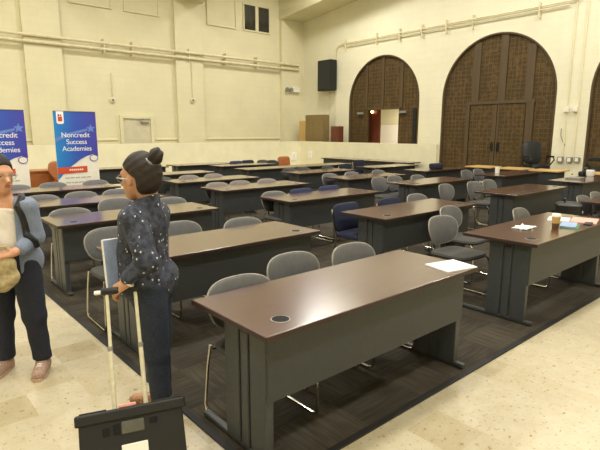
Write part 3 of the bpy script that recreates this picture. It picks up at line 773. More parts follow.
def banner(label, x, y, rz=0):
    t = thing('pull_up_banner', label, 'banner', (x, y, 0), rz, 'pull-up banners by the far wall')
    w2, h = .36, 1.99
    MB().b(-w2, w2, -.004, .004, .08, h).build('banner_sheet', M['bannerw'], t)
    wave = [(-w2, .80), (-.30, .86), (-.20, .98), (-.08, 1.06), (.04, 1.15), (.16, 1.21), (.27, 1.24), (w2, 1.20)]
    flat(wave+[(w2, h), (-w2, h)], M['bluep'], t, 'blue_field')
    flat([(-w2, 1.46), (-.1, 1.58), (.2, 1.66), (.2, 1.70), (-.1, 1.63), (-w2, 1.53)], M['swoosh'], t, 'swoosh', -.0095, .001)
    st = [((.075 if k % 2 == 0 else .032)*(1.15)*math.sin(PI*k/5)+.26, (.085 if k % 2 == 0 else .035)*math.cos(PI*k/5)+1.70) for k in range(10)]
    flat(st, M['swoosh'], t, 'star_emblem', -.0098, .0015)
    lg = flat([(-.31, 1.80), (-.29, 1.775), (-.21, 1.775), (-.19, 1.80), (-.19, h), (-.31, h)], M['wht'], t, 'logo_badge', -.0095, .0015)
    flat([(-.285, 1.82), (-.215, 1.82), (-.215, 1.90), (-.285, 1.90)], M['redp'], lg, 'logo_mark', -.0115, .001)
    flat([(-.28, 1.905), (-.255, 1.905), (-.26, 1.94), (-.285, 1.94)], M['black'], lg, 'logo_mark', -.0115, .001)
    flat([(-.245, 1.905), (-.22, 1.905), (-.225, 1.94), (-.245, 1.94)], M['redp'], lg, 'logo_mark', -.0115, .001)
    for k, (s, zz) in enumerate((('Noncredit', 1.545), ('Success', 1.425), ('Academies', 1.305))):
        text_mesh(s, .122, M['wht'], t, 'title_line', (-.0 if k else -.01, -.0105, zz))
    rb = flat([(-w2, .90), (.15, .92), (.15, 1.03), (-w2, 1.015)], M['redp'], t, 'red_bar', -.0095, .002)
    for k in range(7): MB().b(-.16+.035*k, -.135+.035*k, -.0122, -.0112, .955, .985).build('bar_lettering', M['bannerw'], rb)
    em = MB().lathe([(.075, 0), (.075, .002)], n=24).move(Matrix.Translation((.28, -.010, 1.17)) @ Matrix.Rotation(PI/2, 4, 'X') @ Matrix.Diagonal((1, .8, 1, 1))).build('round_emblem', M['bluep'], t)
    MB().lathe([(.062, 0), (.062, .002)], n=24).move(Matrix.Translation((.28, -.0125, 1.17)) @ Matrix.Rotation(PI/2, 4, 'X') @ Matrix.Diagonal((1, .8, 1, 1))).build('emblem_face', M['bannerw'], em)
    rs = random.Random(5)
    for k in range(6):
        z = .82-.085*k; x0 = -.24
        ln = MB()
        while x0 < .20:
            ww = rs.uniform(.03, .09); ln.b(x0, min(x0+ww, .25), -.0062, -.0048, z, z+.016); x0 += ww+.016
        ln.build('small_print', M['greyp'], t)
    MB().b(-w2-.02, w2+.02, -.09, .09, 0, .08, .015).build('banner_base', M['grey'], t, True)
    MB().tube([(0, .02, .08), (0, .02, h)], .01, 6).build('support_pole', M['grey'], t)
    MB().b(-w2, w2, -.009, .009, h-.012, h+.012, .004).build('top_rail', M['grey'], t)
    return t
banner('blue and white pull-up banner in full view, left of the woman\'s face', 2.935, 9.45)
banner('blue and white pull-up banner cut by the left picture edge', 1.765, 9.45)
# desk and wooden chair between the banners
t = thing('wooden_desk', 'brown wooden desk in the gap between the two banners', 'desk', (3.15, 12.7, 0))
MB().box((0, 0, .75), (1.1, .6, .035), .005).build('desktop', M['desk'], t)
MB().b(-.5, .5, -.27, -.24, .08, .73).build('front_panel', M['desk'], t)
for s in (-1, 1): MB().b(s*.52-.015, s*.52+.015, -.27, .27, 0, .73).build('side_panel', M['desk'], t)
t = thing('wooden_chair', 'orange-brown wooden chair beside the right banner', 'chair', (3.38, 12.02, 0), .15)
b_ = MB(); back_shell(b_, .46, .52, .98, .2, .06, .03, .03, 3.2, .45); b_.build('backrest', M['orange'], t, True)
slab(MB(), .44, .42, .035, .45).build('seat', M['orange'], t, True)
for sx in (-1, 1):
    for sy in (-1, 1): MB().tube([(sx*.17, sy*.16, .44), (sx*.20, sy*.20, 0)], .016, 8).build('leg', M['orange'], t, True)
MB().tube([(-.1, .19, .44), (-.09, .215, .62)], .016, 6).tube([(.1, .19, .44), (.09, .215, .62)], .016, 6).build('back_post', M['orange'], t, True)

# ------------------------------------------------------------------ implicit-surface modeller for figures
def field(prims, lo, hi, h, kd=.03):
    n = [int(math.ceil((hi[i]-lo[i])/h))+1 for i in range(3)]
    ax = [lo[i]+h*np.arange(n[i]) for i in range(3)]
    F = np.full(n, 1.0, dtype=np.float32)
    for pr in prims:
        kind = pr[0]; k = pr[-1] if isinstance(pr[-1], float) and kind[-1] == '*' else kd
        kk = kind.rstrip('*'); args = pr[1:-1] if kind[-1] == '*' else pr[1:]
        if kk == 'cap':
            a, b, ra, rb = np.array(args[0], float), np.array(args[1], float), args[2], args[3]
            mn = np.minimum(a-ra, b-rb); mx = np.maximum(a+ra, b+rb)
        else:
            c, rad = np.array(args[0], float), np.array(args[1], float)
            R_ = np.array(args[2]) if len(args) > 2 else np.eye(3)
            e = max(rad); mn, mx = c-e, c+e
        pad = .09
        sl = tuple(slice(max(0, int((mn[i]-pad-lo[i])/h)), min(n[i], int((mx[i]+pad-lo[i])/h)+2)) for i in range(3))
        if any(s.stop <= s.start for s in sl): continue
        X, Y, Z = np.meshgrid(*[ax[i][sl[i]] for i in range(3)], indexing='ij')
        P = np.stack([X, Y, Z], -1)
        if kk == 'cap':
            ab = b-a; t = np.clip(((P-a)@ab)/max(ab@ab, 1e-9), 0, 1)
            d = np.linalg.norm(P-a-t[..., None]*ab, axis=-1)-(ra+(rb-ra)*t)
        else:
            q = (P-c)@R_.T if len(args) > 2 else P-c
            k0 = np.linalg.norm(q/rad, axis=-1); k1 = np.linalg.norm(q/(rad*rad), axis=-1)
            d = k0*(k0-1)/np.maximum(k1, 1e-6)
        G = F[sl]; hh = np.clip(.5+.5*(d-G)/k*-1, 0, 1) if False else np.clip(.5+.5*(G-d)/k, 0, 1)
        F[sl] = G*(1-hh)+d*hh-k*hh*(1-hh)
    return F, ax
def nets(F, ax, h):
    S = F < 0
    n = F.shape
    acc = np.zeros((n[0]-1, n[1]-1, n[2]-1, 3)); cnt = np.zeros((n[0]-1, n[1]-1, n[2]-1))
    for axis in range(3):
        o1, o2 = [a for a in range(3) if a != axis]
        for d1 in (0, 1):
            for d2 in (0, 1):
                sA = [None]*3; sB = [None]*3
                sA[axis] = slice(0, n[axis]-1); sB[axis] = slice(1, n[axis])
                sA[o1] = sB[o1] = slice(d1, n[o1]-1+d1); sA[o2] = sB[o2] = slice(d2, n[o2]-1+d2)
                a, b = F[tuple(sA)], F[tuple(sB)]
                cr = (a < 0) != (b < 0)
                t = np.where(cr, a/np.where(cr, a-b, 1), 0)
                cnt += cr
                acc[..., axis] += np.where(cr, t, 0); acc[..., o1] += cr*d1; acc[..., o2] += cr*d2
    act = cnt > 0
    idx = -np.ones(act.shape, int); ijk = np.argwhere(act); idx[act] = np.arange(len(ijk))
    V = (ijk+acc[act]/cnt[act][:, None])*h+np.array([a[0] for a in ax])
    Q = []
    for axis in range(3):
        o1, o2 = [(1, 2), (2, 0), (0, 1)][axis]
        sA = [slice(1, n[i]-1) for i in range(3)]; sB = list(sA)
        sA[axis] = slice(0, n[axis]-1); sB[axis] = slice(1, n[axis])
        a, b = S[tuple(sA)], S[tuple(sB)]
        e = np.argwhere(a != b)
        if not len(e): continue
        flip = b[tuple(e.T)]
        base_ = e.copy(); base_[:, o1] += 1; base_[:, o2] += 1
        def at(d1, d2):
            q = base_.copy(); q[:, o1] -= d1; q[:, o2] -= d2; return idx[tuple(q.T)]
        q = np.stack([at(1, 1), at(0, 1), at(0, 0), at(1, 0)], 1)
        q[flip] = q[flip][:, ::-1]
        Q.append(q)
    return V, np.concatenate(Q)
def sdf_obj(name, prims, m_, parent, h=.008, k=.03, cut=None, smooth_iter=2, T_=None, jitter=None):
    lo = np.full(3, 9.); hi = np.full(3, -9.)
    for pr in prims:
        if pr[0].startswith('cap'):
            for c, r in ((pr[1], pr[3]), (pr[2], pr[4])): lo = np.minimum(lo, np.array(c)-r); hi = np.maximum(hi, np.array(c)+r)
        else:
            e = max(pr[2]); lo = np.minimum(lo, np.array(pr[1])-e); hi = np.maximum(hi, np.array(pr[1])+e)
    lo -= .03; hi += .03
    F, ax = field(prims, lo, hi, h, k)
    X, Y, Z = np.meshgrid(*ax, indexing='ij')
    if jitter is not None: F = F+jitter(X, Y, Z)
    if cut is not None: F = np.maximum(F, cut(X, Y, Z))
    V, Q = nets(F, ax, h)
    me = bpy.data.meshes.new(name); me.from_pydata(V.tolist(), [], Q.tolist()); me.update()
    if smooth_iter:
        bm = bmesh.new(); bm.from_mesh(me)
        for _ in range(smooth_iter): bmesh.ops.smooth_vert(bm, verts=bm.verts, factor=.5, use_axis_x=True, use_axis_y=True, use_axis_z=True)
        bmesh.ops.recalc_face_normals(bm, faces=bm.faces); bm.to_mesh(me); bm.free()
    for p in me.polygons: p.use_smooth = True
    me.materials.append(m_)
    o = bpy.data.objects.new(name, me); C.objects.link(o); o.parent = parent
    return o
def hand(wrist, dirv, palmn, side, size=.17, curl=.9):
    """prims of one hand: dirv towards fingers, palmn = normal out of the palm, side=+1/-1 thumb side along cross"""
    d = Vector(dirv).normalized(); p = Vector(palmn); p = (p-d*p.dot(d)).normalized(); s = d.cross(p)*side
    w = Vector(wrist); out = []
    pl = size*.5
    for u in (-.026, -.009, .009, .026):
        out.append(('cap*', tuple(w+d*.01+s*u*.7), tuple(w+d*pl+s*u), .014, .0115, .012))
    for i, (u, ln) in enumerate(((.028, .92), (.0095, 1.0), (-.0095, .95), (-.028, .78))):
        a = w+d*pl+s*u; seg = size*.5*ln*np.array([.44, .31, .25]); ang = 0; r = .0092
        for k, L_ in enumerate(seg):
            ang += curl*(.55 if k == 0 else .7)
            b = a+(d*math.cos(ang)+p*math.sin(ang))*float(L_)
            out.append(('cap*', tuple(a), tuple(b), r, r*.92, .006)); a = b; r *= .92
    a = w+d*pl*.3+s*.026; b = a+(d*.5+s*.75+p*.35).normalized()*.036; c = b+(d*.75+s*.1+p*.75).normalized()*.03
    e = c+(d*.5-s*.4+p*.8).normalized()*.022
    out += [('cap*', tuple(w+d*.01+s*.015), tuple(b), .014, .0115, .01), ('cap*', tuple(b), tuple(c), .0112, .0098, .006), ('cap*', tuple(c), tuple(e), .0098, .0085, .006)]
    return out

from mathutils.bvhtree import BVHTree
def hug(o, pts, off):
    bv = BVHTree.FromPolygons([v_.co for v_ in o.data.vertices], [tuple(p.vertices) for p in o.data.polygons]); out = []
    for p in pts:
        q, nr, _, _ = bv.find_nearest(Vector(p)); out.append(q+nr*off)
    return out
# camera axes on the floor, used to lay figures out
CY = 0.718208555
RT = Vector((math.cos(CY), -math.sin(CY), 0)); FW = Vector((math.sin(CY), math.cos(CY), 0))

# ------------------------------------------------------------------ the woman (local: +x forward, +y her left, z up)
yawW = math.atan2((-RT*.97+FW*.24).y, (-RT*.97+FW*.24).x)
W0 = Vector((1.14, 2.63, 0))
wm = thing('person', 'person with a hair bun in a navy printed blouse and jeans, holding a cart handle', 'person', W0, yawW)
hc = Vector((.012, .0, 1.410)); fw_a = math.radians(-13)
def hw(x, y, z): c, s = math.cos(fw_a), math.sin(fw_a); return (hc.x+x*c-y*s, hc.y+x*s+y*c, hc.z+z)
Rw = ((math.cos(fw_a), math.sin(fw_a), 0), (-math.sin(fw_a), math.cos(fw_a), 0), (0, 0, 1))
HL = Vector((-.045, .255, .888))   # left wrist
arms = [('cap', (-.045, .145, 1.165), (-.145, .215, .995), .052, .042), ('cap', (-.145, .215, .995), tuple(HL), .040, .026),
        ('cap', (.0, -.15, 1.165), (.04, -.2, .96), .052, .042), ('cap', (.04, -.2, .96), (.12, -.10, .90), .040, .027)]
torso = [('ell', (.0, 0, 1.12), (.105, .165, .14)), ('ell', (.01, 0, .97), (.105, .14, .16)), ('ell', (-.02, 0, .82), (.125, .165, .14)), ('cap', (-.01, -.13, 1.185), (-.01, .13, 1.185), .05, .05)]
legs = [('cap', (-.06, .080, .80), (-.085, .080, .43), .088, .055), ('cap', (-.085, .080, .43), (-.10, .080, .07), .054, .037),
        ('cap', (-.005, -.080, .80), (-.012, -.075, .43), .088, .055), ('cap', (-.012, -.075, .43), (-.02, -.075, .07), .054, .037)]
head = [('ell', hw(-.012, 0, .02), (.104, .078, .112), Rw), ('ell', hw(.035, 0, -.047), (.064, .058, .082), Rw),
        ('cap*', hw(.094, 0, -.016), hw(.122, 0, -.046), .011, .015, .015), ('ell*', hw(.064, 0, -.108), (.026, .026, .020), .03),
        ('cap*', hw(.090, .012, -.074), hw(.090, -.012, -.074), .011, .011, .012), ('cap*', hw(.080, .04, .015), hw(.080, -.04, .015), .014, .014, .02),
        ('ell*', hw(-.005, .079, -.02), (.018, .010, .030), Rw, .01), ('ell*', hw(-.005, -.079, -.02), (.018, .010, .030), Rw, .01),
        ('cap', (-.05, 0, 1.20), (-.035, 0, 1.36), .054, .050)]
handL = hand(HL, (.62, .10, -.42), (.1, -.6, -.75), -1, .165, 1.0)
handR = hand((.12, -.10, .90), (.15, .9, -.15), (.0, .1, -1), 1, .15, .5)
feet = [('cap', (-.11, .080, .045), (.04, .11, .03), .036, .028), ('cap', (-.005, -.075, .045), (.165, -.07, .03), .036, .028)]
sdf_obj('body', torso+arms+legs+head+handL+handR+feet, M['skin1'], wm, .0065, .03)
cl = [('ell', (.0, 0, 1.13), (.122, .185, .16)), ('ell', (.015, 0, .98), (.128, .165, .18)), ('ell', (-.015, 0, .82), (.155, .195, .16)), ('cap', (-.012, -.135, 1.20), (-.022, .135, 1.205), .064, .064), ('cap', (-.035, 0, 1.22), (-.03, 0, 1.31), .080, .066)]
slv = [('cap', (-.045, .150, 1.18), (-.145, .220, .995), .070, .058), ('cap', (-.145, .220, .995), tuple(HL+Vector((-.01, -.005, .03))), .056, .044),
       ('cap', (.0, -.155, 1.165), (.04, -.205, .96), .068, .060), ('cap', (.04, -.205, .96), (.105, -.115, .91), .058, .046)]
fold = lambda X, Y, Z: .0035*np.sin(38*Z+9*Y+14*X)+.003*np.sin(60*Y-22*Z)
sdf_obj('blouse', cl+slv, M['blouse'], wm, .0075, .03, cut=lambda X, Y, Z: np.maximum(.765+.01*np.sin(16*Y+9*X)-Z, Z-1.292+.30*X), jitter=fold)
sdf_obj('jeans', [(a[0], a[1], a[2], a[3]+.012, a[4]+.016) for a in legs]+[('ell', (-.02, 0, .80), (.130, .170, .12))], M['jean'], wm, .0075, .03,
        cut=lambda X, Y, Z: np.maximum(Z-.84, .065-Z), jitter=lambda X, Y, Z: .0012*np.sin(60*Z+10*X))
for nm, q in (('shoe', feet[0]), ('shoe', feet[1])):
    sdf_obj(nm, [('cap', q[1], q[2], q[3]+.010, q[4]+.012)], M['shoe2'], wm, .006, .02, cut=lambda X, Y, Z: np.maximum(.002-Z, Z-.085+.25*X))
hair = [('ell', hw(-.026, 0, .028), (.118, .091, .114), Rw), ('ell', hw(-.056, 0, -.02), (.080, .078, .083), Rw)]
cw_, sw_ = math.cos(fw_a), math.sin(fw_a)
def wloc(X, Y): return (X-hc.x)*cw_+(Y-hc.y)*sw_, -(X-hc.x)*sw_+(Y-hc.y)*cw_
def hcut(X, Y, Z):
    x, y = wloc(X, Y)
    return (x-.022-np.clip((Z-hc.z-.03)*1.5, -.055, .12)+np.maximum(0, np.abs(y)-.05)*.6)*.8
hb = sdf_obj('hair', hair, M['hair'], wm, .006, .02, cut=hcut, jitter=lambda X, Y, Z: .0015*np.sin(130*(Z+.7*X)))
MBb = sdf_obj('hair_bun', [('ell', hw(-.130, 0, .116), (.040, .040, .046)), ('ell', hw(-.112, 0, .092), (.03, .032, .03))], M['hair'], hb, .004, .02, jitter=lambda X, Y, Z: .003*np.sin(120*(X+Z)+60*Y))
MB().tube([hw(-.104+.034*math.cos(a)*.75, .038*math.sin(a), .088+.034*math.cos(a)*.66) for a in [2*PI*k/16 for k in range(16)]], .009, 8, True).build('hair_tie', M['grey'], hb, True)
def glasses(par, hx, hz, fx, m_='lens', r=.024):
    g = MB()
    for s in (-1, 1):
        g.tube([(fx-.012*abs(math.cos(a))*0, s*.034+r*1.1*math.cos(a), hz+r*.85*math.sin(a)) for a in [2*PI*k/18 for k in range(18)]], .0022, 6, True)
        g.tube([(fx, s*.060, hz+.006), (fx-.01, s*.078, hz+.006), (hx-.01, s*.084, hz-.005)], .0024, 6)
    g.tube([(fx, -.010, hz+.004), (fx+.004, 0, hz+.008), (fx, .010, hz+.004)], .0022, 6)
    return g.build('glasses', M[m_], par, True)
gw = glasses(wm, -.02, 0, 0)
for v_ in gw.data.vertices:
    x, y, z = v_.co; v_.co = hw(x+.100 if x > -.0105 else x, y, z-.012)
for s in (-1, 1):
    e = MB().ball(hw(.078, s*.034, -.010), .0125).build('eye', M['eyew'], wm, True)
    MB().ball(hw(.0865, s*.034, -.010), .0058).build('iris', M['eyed'], e, True)
MB().ball((0, 0, 0), .012, scale=(.5, 1.6, .45)).ball((-.001, 0, -.010), .012, scale=(.5, 1.5, .45)).move(Matrix.Translation(hw(.100, 0, -.067)) @ Matrix.Rotation(fw_a, 4, 'Z')).build('lips', M['lip'], wm, True)
wd = (HL-Vector((-.145, .215, .995))).normalized(); wa = HL-wd*.004; u1 = wd.cross(Vector((0, 1, 0))).normalized(); u2 = wd.cross(u1)
MB().tube([tuple(wa+u1*.031*math.cos(a)+u2*.031*math.sin(a)) for a in [2*PI*k/18 for k in range(18)]], .0065, 6, True).build('wristband', M['bannerw'], wm, True)

# folder she holds
R2 = Matrix.Rotation(yawW, 4, 'Z')
def wworld(v): return (Matrix.Translation(W0) @ R2) @ Vector(v)
fl = thing('document_folder', 'white and pale blue document folder held in front of the woman', 'folder', wworld((.075, .075, .80)), yawW)
fl.rotation_euler = (0, .10, yawW-.6)
MB().box((0, 0, .13), (.006, .22, .29), .002).build('front_cover', M['fold'], fl)
MB().box((.014, 0, .135), (.02, .215, .285), .001).build('paper_stack', M['white'], fl)
MB().box((.028, 0, .13), (.005, .22, .29), .002).build('back_cover', M['white'], fl)

# ------------------------------------------------------------------ rolling crate
axw = Vector((.946, -.323, 0)); axn = Vector((.323, .946, 0))
pm = Vector((.838, 2.205, .345))          # middle of the rear rim, where the poles leave
tilt = math.radians(28)
up = (axn*math.sin(tilt)+Vector((0, 0, 1))*math.cos(tilt)); bk = (axn*math.cos(tilt)-Vector((0, 0, 1))*math.sin(tilt))
hh = .36
org = pm-up*hh
R_ = Matrix((axw, bk, up)).transposed().to_4x4()
ct = thing('rolling_crate', 'black folding rolling crate with a tall telescopic handle, in front of the woman', 'cart', org)
ct.rotation_euler = R_.to_euler()
cw, cd = .245, .115
MB().b(-cw+.015, cw-.015, -cd+.012, -.01, .03, hh-.04, .008).build('crate_body', M['black'], ct)
rim = MB().b(-cw, cw, -cd, .0, hh-.05, hh, .008)
for y in (-.095, -.06, -.028): rim.b(-cw+.02, -.11, y-.008, y+.008, hh-.004, hh+.006, .002).b(.10, cw-.02, y-.008, y+.008, hh-.004, hh+.006, .002)
rim = rim.build('rim', M['black'], ct)
M['mid'] = plain_noise('dull_grey_plastic', (84, 82, 72), .5, .1, 20)
MB().b(-.05, .05, -cd+.006, -cd+.016, hh-.115, hh-.06, .004).build('grip_slot', M['mid'], ct)
for q in ((-.085, -.055, -.11, -.065), (-.13, -.10, -.11, -.075), (.075, .11, -.09, -.065)): MB().b(q[0], q[1], -cd+.006, -cd+.016, hh+q[2], hh+q[3], .002).build('hinge_slot', M['recess'], ct)
MB().b(-.055, .06, -cd+.006, -cd+.014, .07, .20, .003).build('label_plate', M['bannerw'], ct)
MB().b(-.055, .025, -.03, .0, hh+.0, hh+.016, .004).build('strap', M['pink'], ct)
for s in (-1, 1):
    MB().tube([(s*.072, .012, .02), (s*.072, .012, hh+.28)], .0115, 10).build('lower_pole', M['pole'], ct, True)
    MB().tube([(s*.071, .012, hh+.20), (s*.069, .012, hh+.565)], .0092, 10).build('upper_pole', M['pole'], ct, True)
    MB().lathe([(.012, 0), (.013, .01), (.013, .02), (.0095, .024)], (s*.072, .012, hh+.272), 12).build('pole_collar', M['grey'], ct, True)
    MB().lathe([(.045, -.014), (.05, -.01), (.05, .01), (.045, .014)], n=20).move(Matrix.Translation((s*(cw+.01), .03, .04)) @ Matrix.Rotation(PI/2, 4, 'Y')).build('wheel', M['edge'], ct, True)
g = MB().b(-.10, .095, -.006, .030, hh+.555, hh+.592, .012)
hd = g.build('handle', M['black'], ct, True)
MB().b(-.13, -.095, .0, .024, hh+.562, hh+.582, .006).build('handle_button', M['white'], hd, True)

# ------------------------------------------------------------------ the person at the left edge
P0 = Vector((.704, 3.758, 0))
fv = (RT*.34-FW*.94).normalized(); yawP = math.atan2(fv.y, fv.x)
pn = thing('person', 'person in open denim shirt over white tee and navy trousers, cut by the left edge', 'person', P0, yawP)
# local: +x towards camera/right, +y their left (right in the picture)
def pl(s, d, z):        # offsets right in the picture, away, up -> local
    v = RT*s+FW*d; c, s_ = math.cos(-yawP), math.sin(-yawP)
    return Vector((v.x*c-v.y*s_, v.x*s_+v.y*c, z))
hq = pl(-.035, -.02, 1.375)
shL = pl(.135, -.02, 1.15); elL = pl(.155, -.01, .945); wrL = pl(.12, -.20, .89)
shR = pl(-.20, .0, 1.15); elR = pl(-.26, -.02, .945); wrR = pl(-.12, -.22, .89)
arms2 = [('cap', tuple(shL), tuple(elL), .050, .041), ('cap', tuple(elL), tuple(wrL), .039, .026), ('cap', tuple(shR), tuple(elR), .050, .041), ('cap', tuple(elR), tuple(wrR), .039, .026)]
ch = pl(-.035, .0, 1.08); be = pl(-.03, -.02, .93); pe = pl(-.02, 0, .78)
torso2 = [('ell', tuple(ch), (.10, .165, .14)), ('ell', tuple(be), (.11, .15, .15)), ('ell', tuple(pe), (.115, .165, .13)), ('cap', tuple(shL+Vector((0, -.03, .02))), tuple(shR+Vector((0, .03, .02))), .045, .045)]
hipL, kneL, ankL = pl(.065, 0, .77), pl(.105, -.02, .41), pl(.135, -.02, .075)
hipR, kneR, ankR = pl(-.11, 0, .77), pl(-.115, -.02, .41), pl(-.125, -.02, .075)
legs2 = [('cap', tuple(hipL), tuple(kneL), .088, .060), ('cap', tuple(kneL), tuple(ankL), .058, .042), ('cap', tuple(hipR), tuple(kneR), .088, .060), ('cap', tuple(kneR), tuple(ankR), .058, .042)]
# head turned to the right of the picture
fa = math.radians(38)
def hd_(x, y, z): c, s = math.cos(fa), math.sin(fa); return (hq.x+x*c-y*s, hq.y+x*s+y*c, hq.z+z)
Rh = ((math.cos(fa), math.sin(fa), 0), (-math.sin(fa), math.cos(fa), 0), (0, 0, 1))
head2 = [('ell', hd_(-.012, 0, .02), (.096, .076, .105), Rh), ('ell', hd_(.033, 0, -.045), (.060, .058, .078), Rh),
         ('cap*', hd_(.090, 0, -.018), hd_(.110, 0, -.042), .010, .014, .02), ('cap*', hd_(.084, .012, -.074), hd_(.084, -.012, -.074), .011, .011, .012),
         ('cap*', hd_(.075, .04, .015), hd_(.075, -.04, .015), .014, .014, .02), ('ell*', hd_(.058, 0, -.104), (.026, .026, .020), .03),
         ('ell*', hd_(-.005, .077, -.02), (.018, .010, .030), Rh, .01), ('ell*', hd_(-.005, -.077, -.02), (.018, .010, .030), Rh, .01),
         ('cap', tuple(pl(-.04, .02, 1.18)), tuple(pl(-.04, .005, 1.30)), .055, .050)]
hL2 = hand(wrL, tuple(pl(-.9, -.25, -.12)), tuple(pl(0, .5, -.8)), -1, .16, .7)
hR2 = hand(wrR, tuple(pl(.9, -.25, -.12)), tuple(pl(0, .5, -.8)), 1, .16, .7)
ft2 = [(ankL, pl(.04, -.15, 0)), (ankR, pl(-.0, -.15, 0))]
foot2 = [('cap', (a.x, a.y, .045), (a.x+d.x, a.y+d.y, .03), .036, .03) for a, d in ft2]
sdf_obj('body', torso2+arms2+legs2+head2+hL2+hR2+foot2, M['skin2'], pn, .0065, .03)
sdf_obj('tee_shirt', [('ell', tuple(ch), (.112, .172, .15)), ('ell', tuple(be), (.122, .16, .17)), ('cap', tuple(shL+Vector((0, -.05, .02))), tuple(shR+Vector((0, .05, .02))), .055, .055)], M['tee'], pn, .0075, .03,
        cut=lambda X, Y, Z: np.maximum(.76-Z, Z-1.20+.5*(X-ch.x)), jitter=lambda X, Y, Z: .003*np.sin(40*Z+20*Y))
den = [('ell', tuple(ch), (.128, .190, .155)), ('ell', tuple(be), (.140, .182, .18)), ('ell', tuple(pe), (.15, .195, .17)), ('cap', tuple(shL+Vector((0, -.02, .02))), tuple(shR+Vector((0, .02, .02))), .060, .060),
       ('cap', tuple(shL), tuple(elL), .066, .058), ('cap', tuple(elL), tuple(elL+(wrL-elL)*.72), .056, .046), ('cap', tuple(shR), tuple(elR), .066, .058), ('cap', tuple(elR), tuple(elR+(wrR-elR)*.72), .056, .046)]
def dcut(X, Y, Z):
    c = np.maximum(.66-Z, Z-1.235+.25*(X-ch.x))
    half = .075+.03*np.clip(1.0-Z, -.2, .3)
    front = np.minimum(np.minimum(X-ch.x-.0, half-np.abs(Y-ch.y)), .2)
    return np.maximum(c, front)
dsh = sdf_obj('denim_shirt', den, M['denim'], pn, .0075, .03, cut=dcut, jitter=lambda X, Y, Z: .002*np.sin(34*Z+12*Y)+.002*np.sin(50*Y+20*Z))
sdf_obj('trousers', [(a[0], a[1], a[2], a[3]+.012, a[4]+.018) for a in legs2]+[('ell', tuple(pe), (.125, .175, .12))], M['navyp'], pn, .0075, .03,
        cut=lambda X, Y, Z: np.maximum(Z-.85, .085-Z), jitter=lambda X, Y, Z: .0015*np.sin(45*Z+8*X))
for q in foot2:
    so = sdf_obj('shoe', [('cap', q[1], q[2], q[3]+.012, q[4]+.014), ('cap', q[1], (q[1][0], q[1][1], .08), .045, .045)], M['shoe'], pn, .006, .02, cut=lambda X, Y, Z: np.maximum(.002-Z, Z-.105))
    a, b_ = Vector(q[1]), Vector(q[2]); a.z = b_.z = .012
    dd = (b_-a).normalized(); sd = Vector((-dd.y, dd.x, 0))
    outl = [a-dd*.045+sd*.03, a-dd*.055, a-dd*.045-sd*.03, a+dd*.06-sd*.045, b_-sd*.048, b_+dd*.045-sd*.022, b_+dd*.05+sd*.015, b_+sd*.048, a+dd*.06+sd*.045]
    MB().prism([(p.x, p.y) for p in outl], lambda x, y: (x, y, .0), lambda x, y: (x, y, .022)).build('sole', M['sole'], so)
    lc = MB()
    for k in range(4):
        c0 = a+dd*(.05+.026*k); z = .088-.011*k
        lc.tube(hug(so, [c0+sd*(.034-.0085*i_)+Vector((0, 0, .12)) for i_ in range(9)], .003), .004, 5)
    if 0:
        lc.tube([tuple(c0+sd*.026+Vector((0, 0, z-.012))), tuple(c0+Vector((0, 0, z-.006))), tuple(c0-sd*.026+Vector((0, 0, z-.012)))], .004, 5)
    lc.build('laces', M['bannerw'], so)
hr2 = [('ell', hd_(-.020, 0, .03), (.106, .088, .112), Rh), ('ell', hd_(-.050, 0, -.04), (.078, .080, .10), Rh)]
cfa, sfa = math.cos(fa), math.sin(fa)
sdf_obj('hair', hr2, M['hair2'], pn, .006, .02, cut=lambda X, Y, Z: (((X-hq.x)*cfa+(Y-hq.y)*sfa)-.045-np.clip((Z-hq.z-.035)*1.1, -.06, .12))*.8)
gl = glasses(pn, -.02, 0, 0, 'lens', .023)
for v_ in gl.data.vertices:
    x, y, z = v_.co; q = hd_(x+.097 if x > -.0105 else x, y, z-.012); v_.co = q
for s in (-1, 1):
    e = MB().ball(hd_(.073, s*.034, -.010), .0125).build('eye', M['eyew'], pn, True)
    MB().ball(hd_(.0815, s*.034, -.010), .0058).build('iris', M['eyed'], e, True)
MB().ball((0, 0, 0), .012, scale=(.5, 1.7, .45)).ball((0, 0, -.010), .012, scale=(.5, 1.6, .45)).move(Matrix.Translation(hd_(.094, 0, -.068)) @ Matrix.Rotation(fa, 4, 'Z')).build('lips', M['lip'], pn, True)
# backpack on their back, strap over the left shoulder
bp2 = thing('backpack', 'black backpack worn by the person in the denim shirt', 'backpack', P0, yawP)
bx = MB(); slab(bx, .28, .40, .15, 0, e=3.5, crown=.02)
bx.move(Matrix.Translation((ch.x-.215, ch.y, 1.0)) @ Matrix.Rotation(PI/2, 4, 'Z') @ Matrix.Rotation(PI/2, 4, 'X')); bx.build('bag_body', M['black'], bp2, True)
for sg in (1, -1):
    st = MB(); yo = ch.y+sg*.118
    path = [(ch.x-.16, yo, 1.14), (ch.x-.11, yo, 1.225), (ch.x-.03, yo, 1.262), (ch.x+.055, yo, 1.225), (ch.x+.110, yo+sg*.006, 1.15), (ch.x+.138, yo+sg*.012, 1.06), (ch.x+.142, yo+sg*.022, .97), (ch.x+.12, yo+sg*.045, .92)]
    fine = []
    for a, b_ in zip(path, path[1:]):
        fine += [Vector(a).lerp(Vector(b_), t_/4) for t_ in range(4)]
    fine.append(Vector(path[-1]))
    st.tube(hug(dsh, fine, .004), .021, 8)
    st.build('shoulder_strap', M['black'], bp2, True)
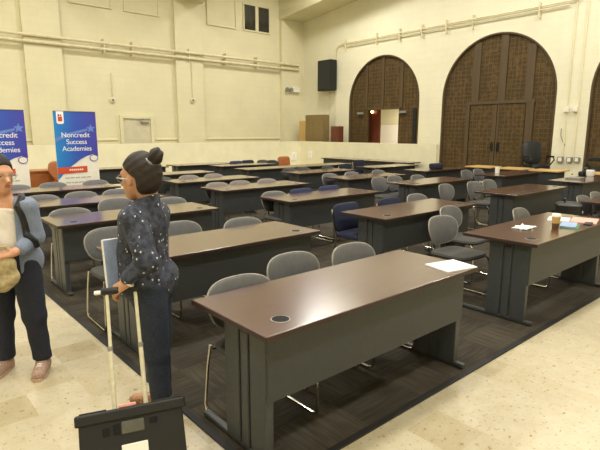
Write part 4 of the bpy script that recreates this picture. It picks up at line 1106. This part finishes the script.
# cloth bag held at the front
cbg = thing('cloth_bag', 'khaki cloth bag held in the hand of the person at the left edge', 'bag', P0, yawP)
c0 = pl(.03, -.225, .755)
def bagcut(X, Y, Z): return np.maximum(Z-.895-.015*np.sin(30*Y), -9)
sdf_obj('bag_body', [('ell', tuple(c0), (.03, .10, .12)), ('ell', (c0.x, c0.y+.01, c0.z-.05), (.034, .085, .06)), ('ell', (c0.x, c0.y-.0, c0.z+.08), (.026, .085, .07))], M['khaki'], cbg, .007, .03, cut=bagcut, jitter=lambda X, Y, Z: .005*np.sin(45*Y+20*Z)+.004*np.sin(60*Z-30*Y))
MB().tube([(c0.x, c0.y-.06, .88), (c0.x, c0.y-.04, .93), (c0.x, c0.y+.05, .93), (c0.x, c0.y+.07, .88)], .01, 6).build('bag_handle', M['khaki'], cbg, True)

# ------------------------------------------------------------------ camera, light
cam = bpy.data.cameras.new('camera'); co = bpy.data.objects.new('camera', cam); C.objects.link(co)
pit, rol = 0.185620359, 0.002245452
fw = Vector((math.sin(CY)*math.cos(pit), math.cos(CY)*math.cos(pit), -math.sin(pit)))
rt = Vector((math.cos(CY), -math.sin(CY), 0)); u_ = rt.cross(fw)
r2 = rt*math.cos(rol)+u_*math.sin(rol); u2 = u_*math.cos(rol)-rt*math.sin(rol)
Mx = Matrix((r2, u2, -fw)).transposed().to_4x4(); Mx.translation = (0, 0, 1.6546)
co.matrix_world = Mx
cam.sensor_width = 36; cam.lens = 498.0/600*36; cam.clip_start = .05; cam.clip_end = 100
sc.camera = co

def area(loc, size, power, color=(1, .97, .915), rot=(0, 0, 0)):
    l_ = bpy.data.lights.new('unseen_overhead_lamp', 'AREA'); l_.shape = 'DISK'; l_.size = size; l_.energy = power; l_.color = color
    o = bpy.data.objects.new('unseen_overhead_lamp', l_); C.objects.link(o); o.location = loc; o.rotation_euler = rot
    return o
for x in (-1.5, 2.0, 6.5, 11.4):
    for y in (-1.5, 3.0, 7.5, 12.2):
        area((x, y, 7.4), .9, 150)
area((XW+1.8, 12.2, 3.0), .8, 110, (1, .9, .75))
area((12.6, 12.2, 7.0), 2.2, 110)  # added lamp out of view, placed for the nearest table's highlight
area((13.0, 4.4, 7.0), 1.6, 45)  # another added, unseen lamp, for the highlight on the floor
w = bpy.data.worlds.new('world'); sc.world = w; w.use_nodes = True
w.node_tree.nodes['Background'].inputs[0].default_value = (1, .9, .7, 1); w.node_tree.nodes['Background'].inputs[1].default_value = .15
vs = sc.view_settings; sc.display_settings.display_device = 'sRGB'
vs.view_transform = 'Standard'; vs.look = 'None'; vs.gamma = 1; vs.use_curve_mapping = False; vs.exposure = 0
sc.cycles.max_bounces = 8
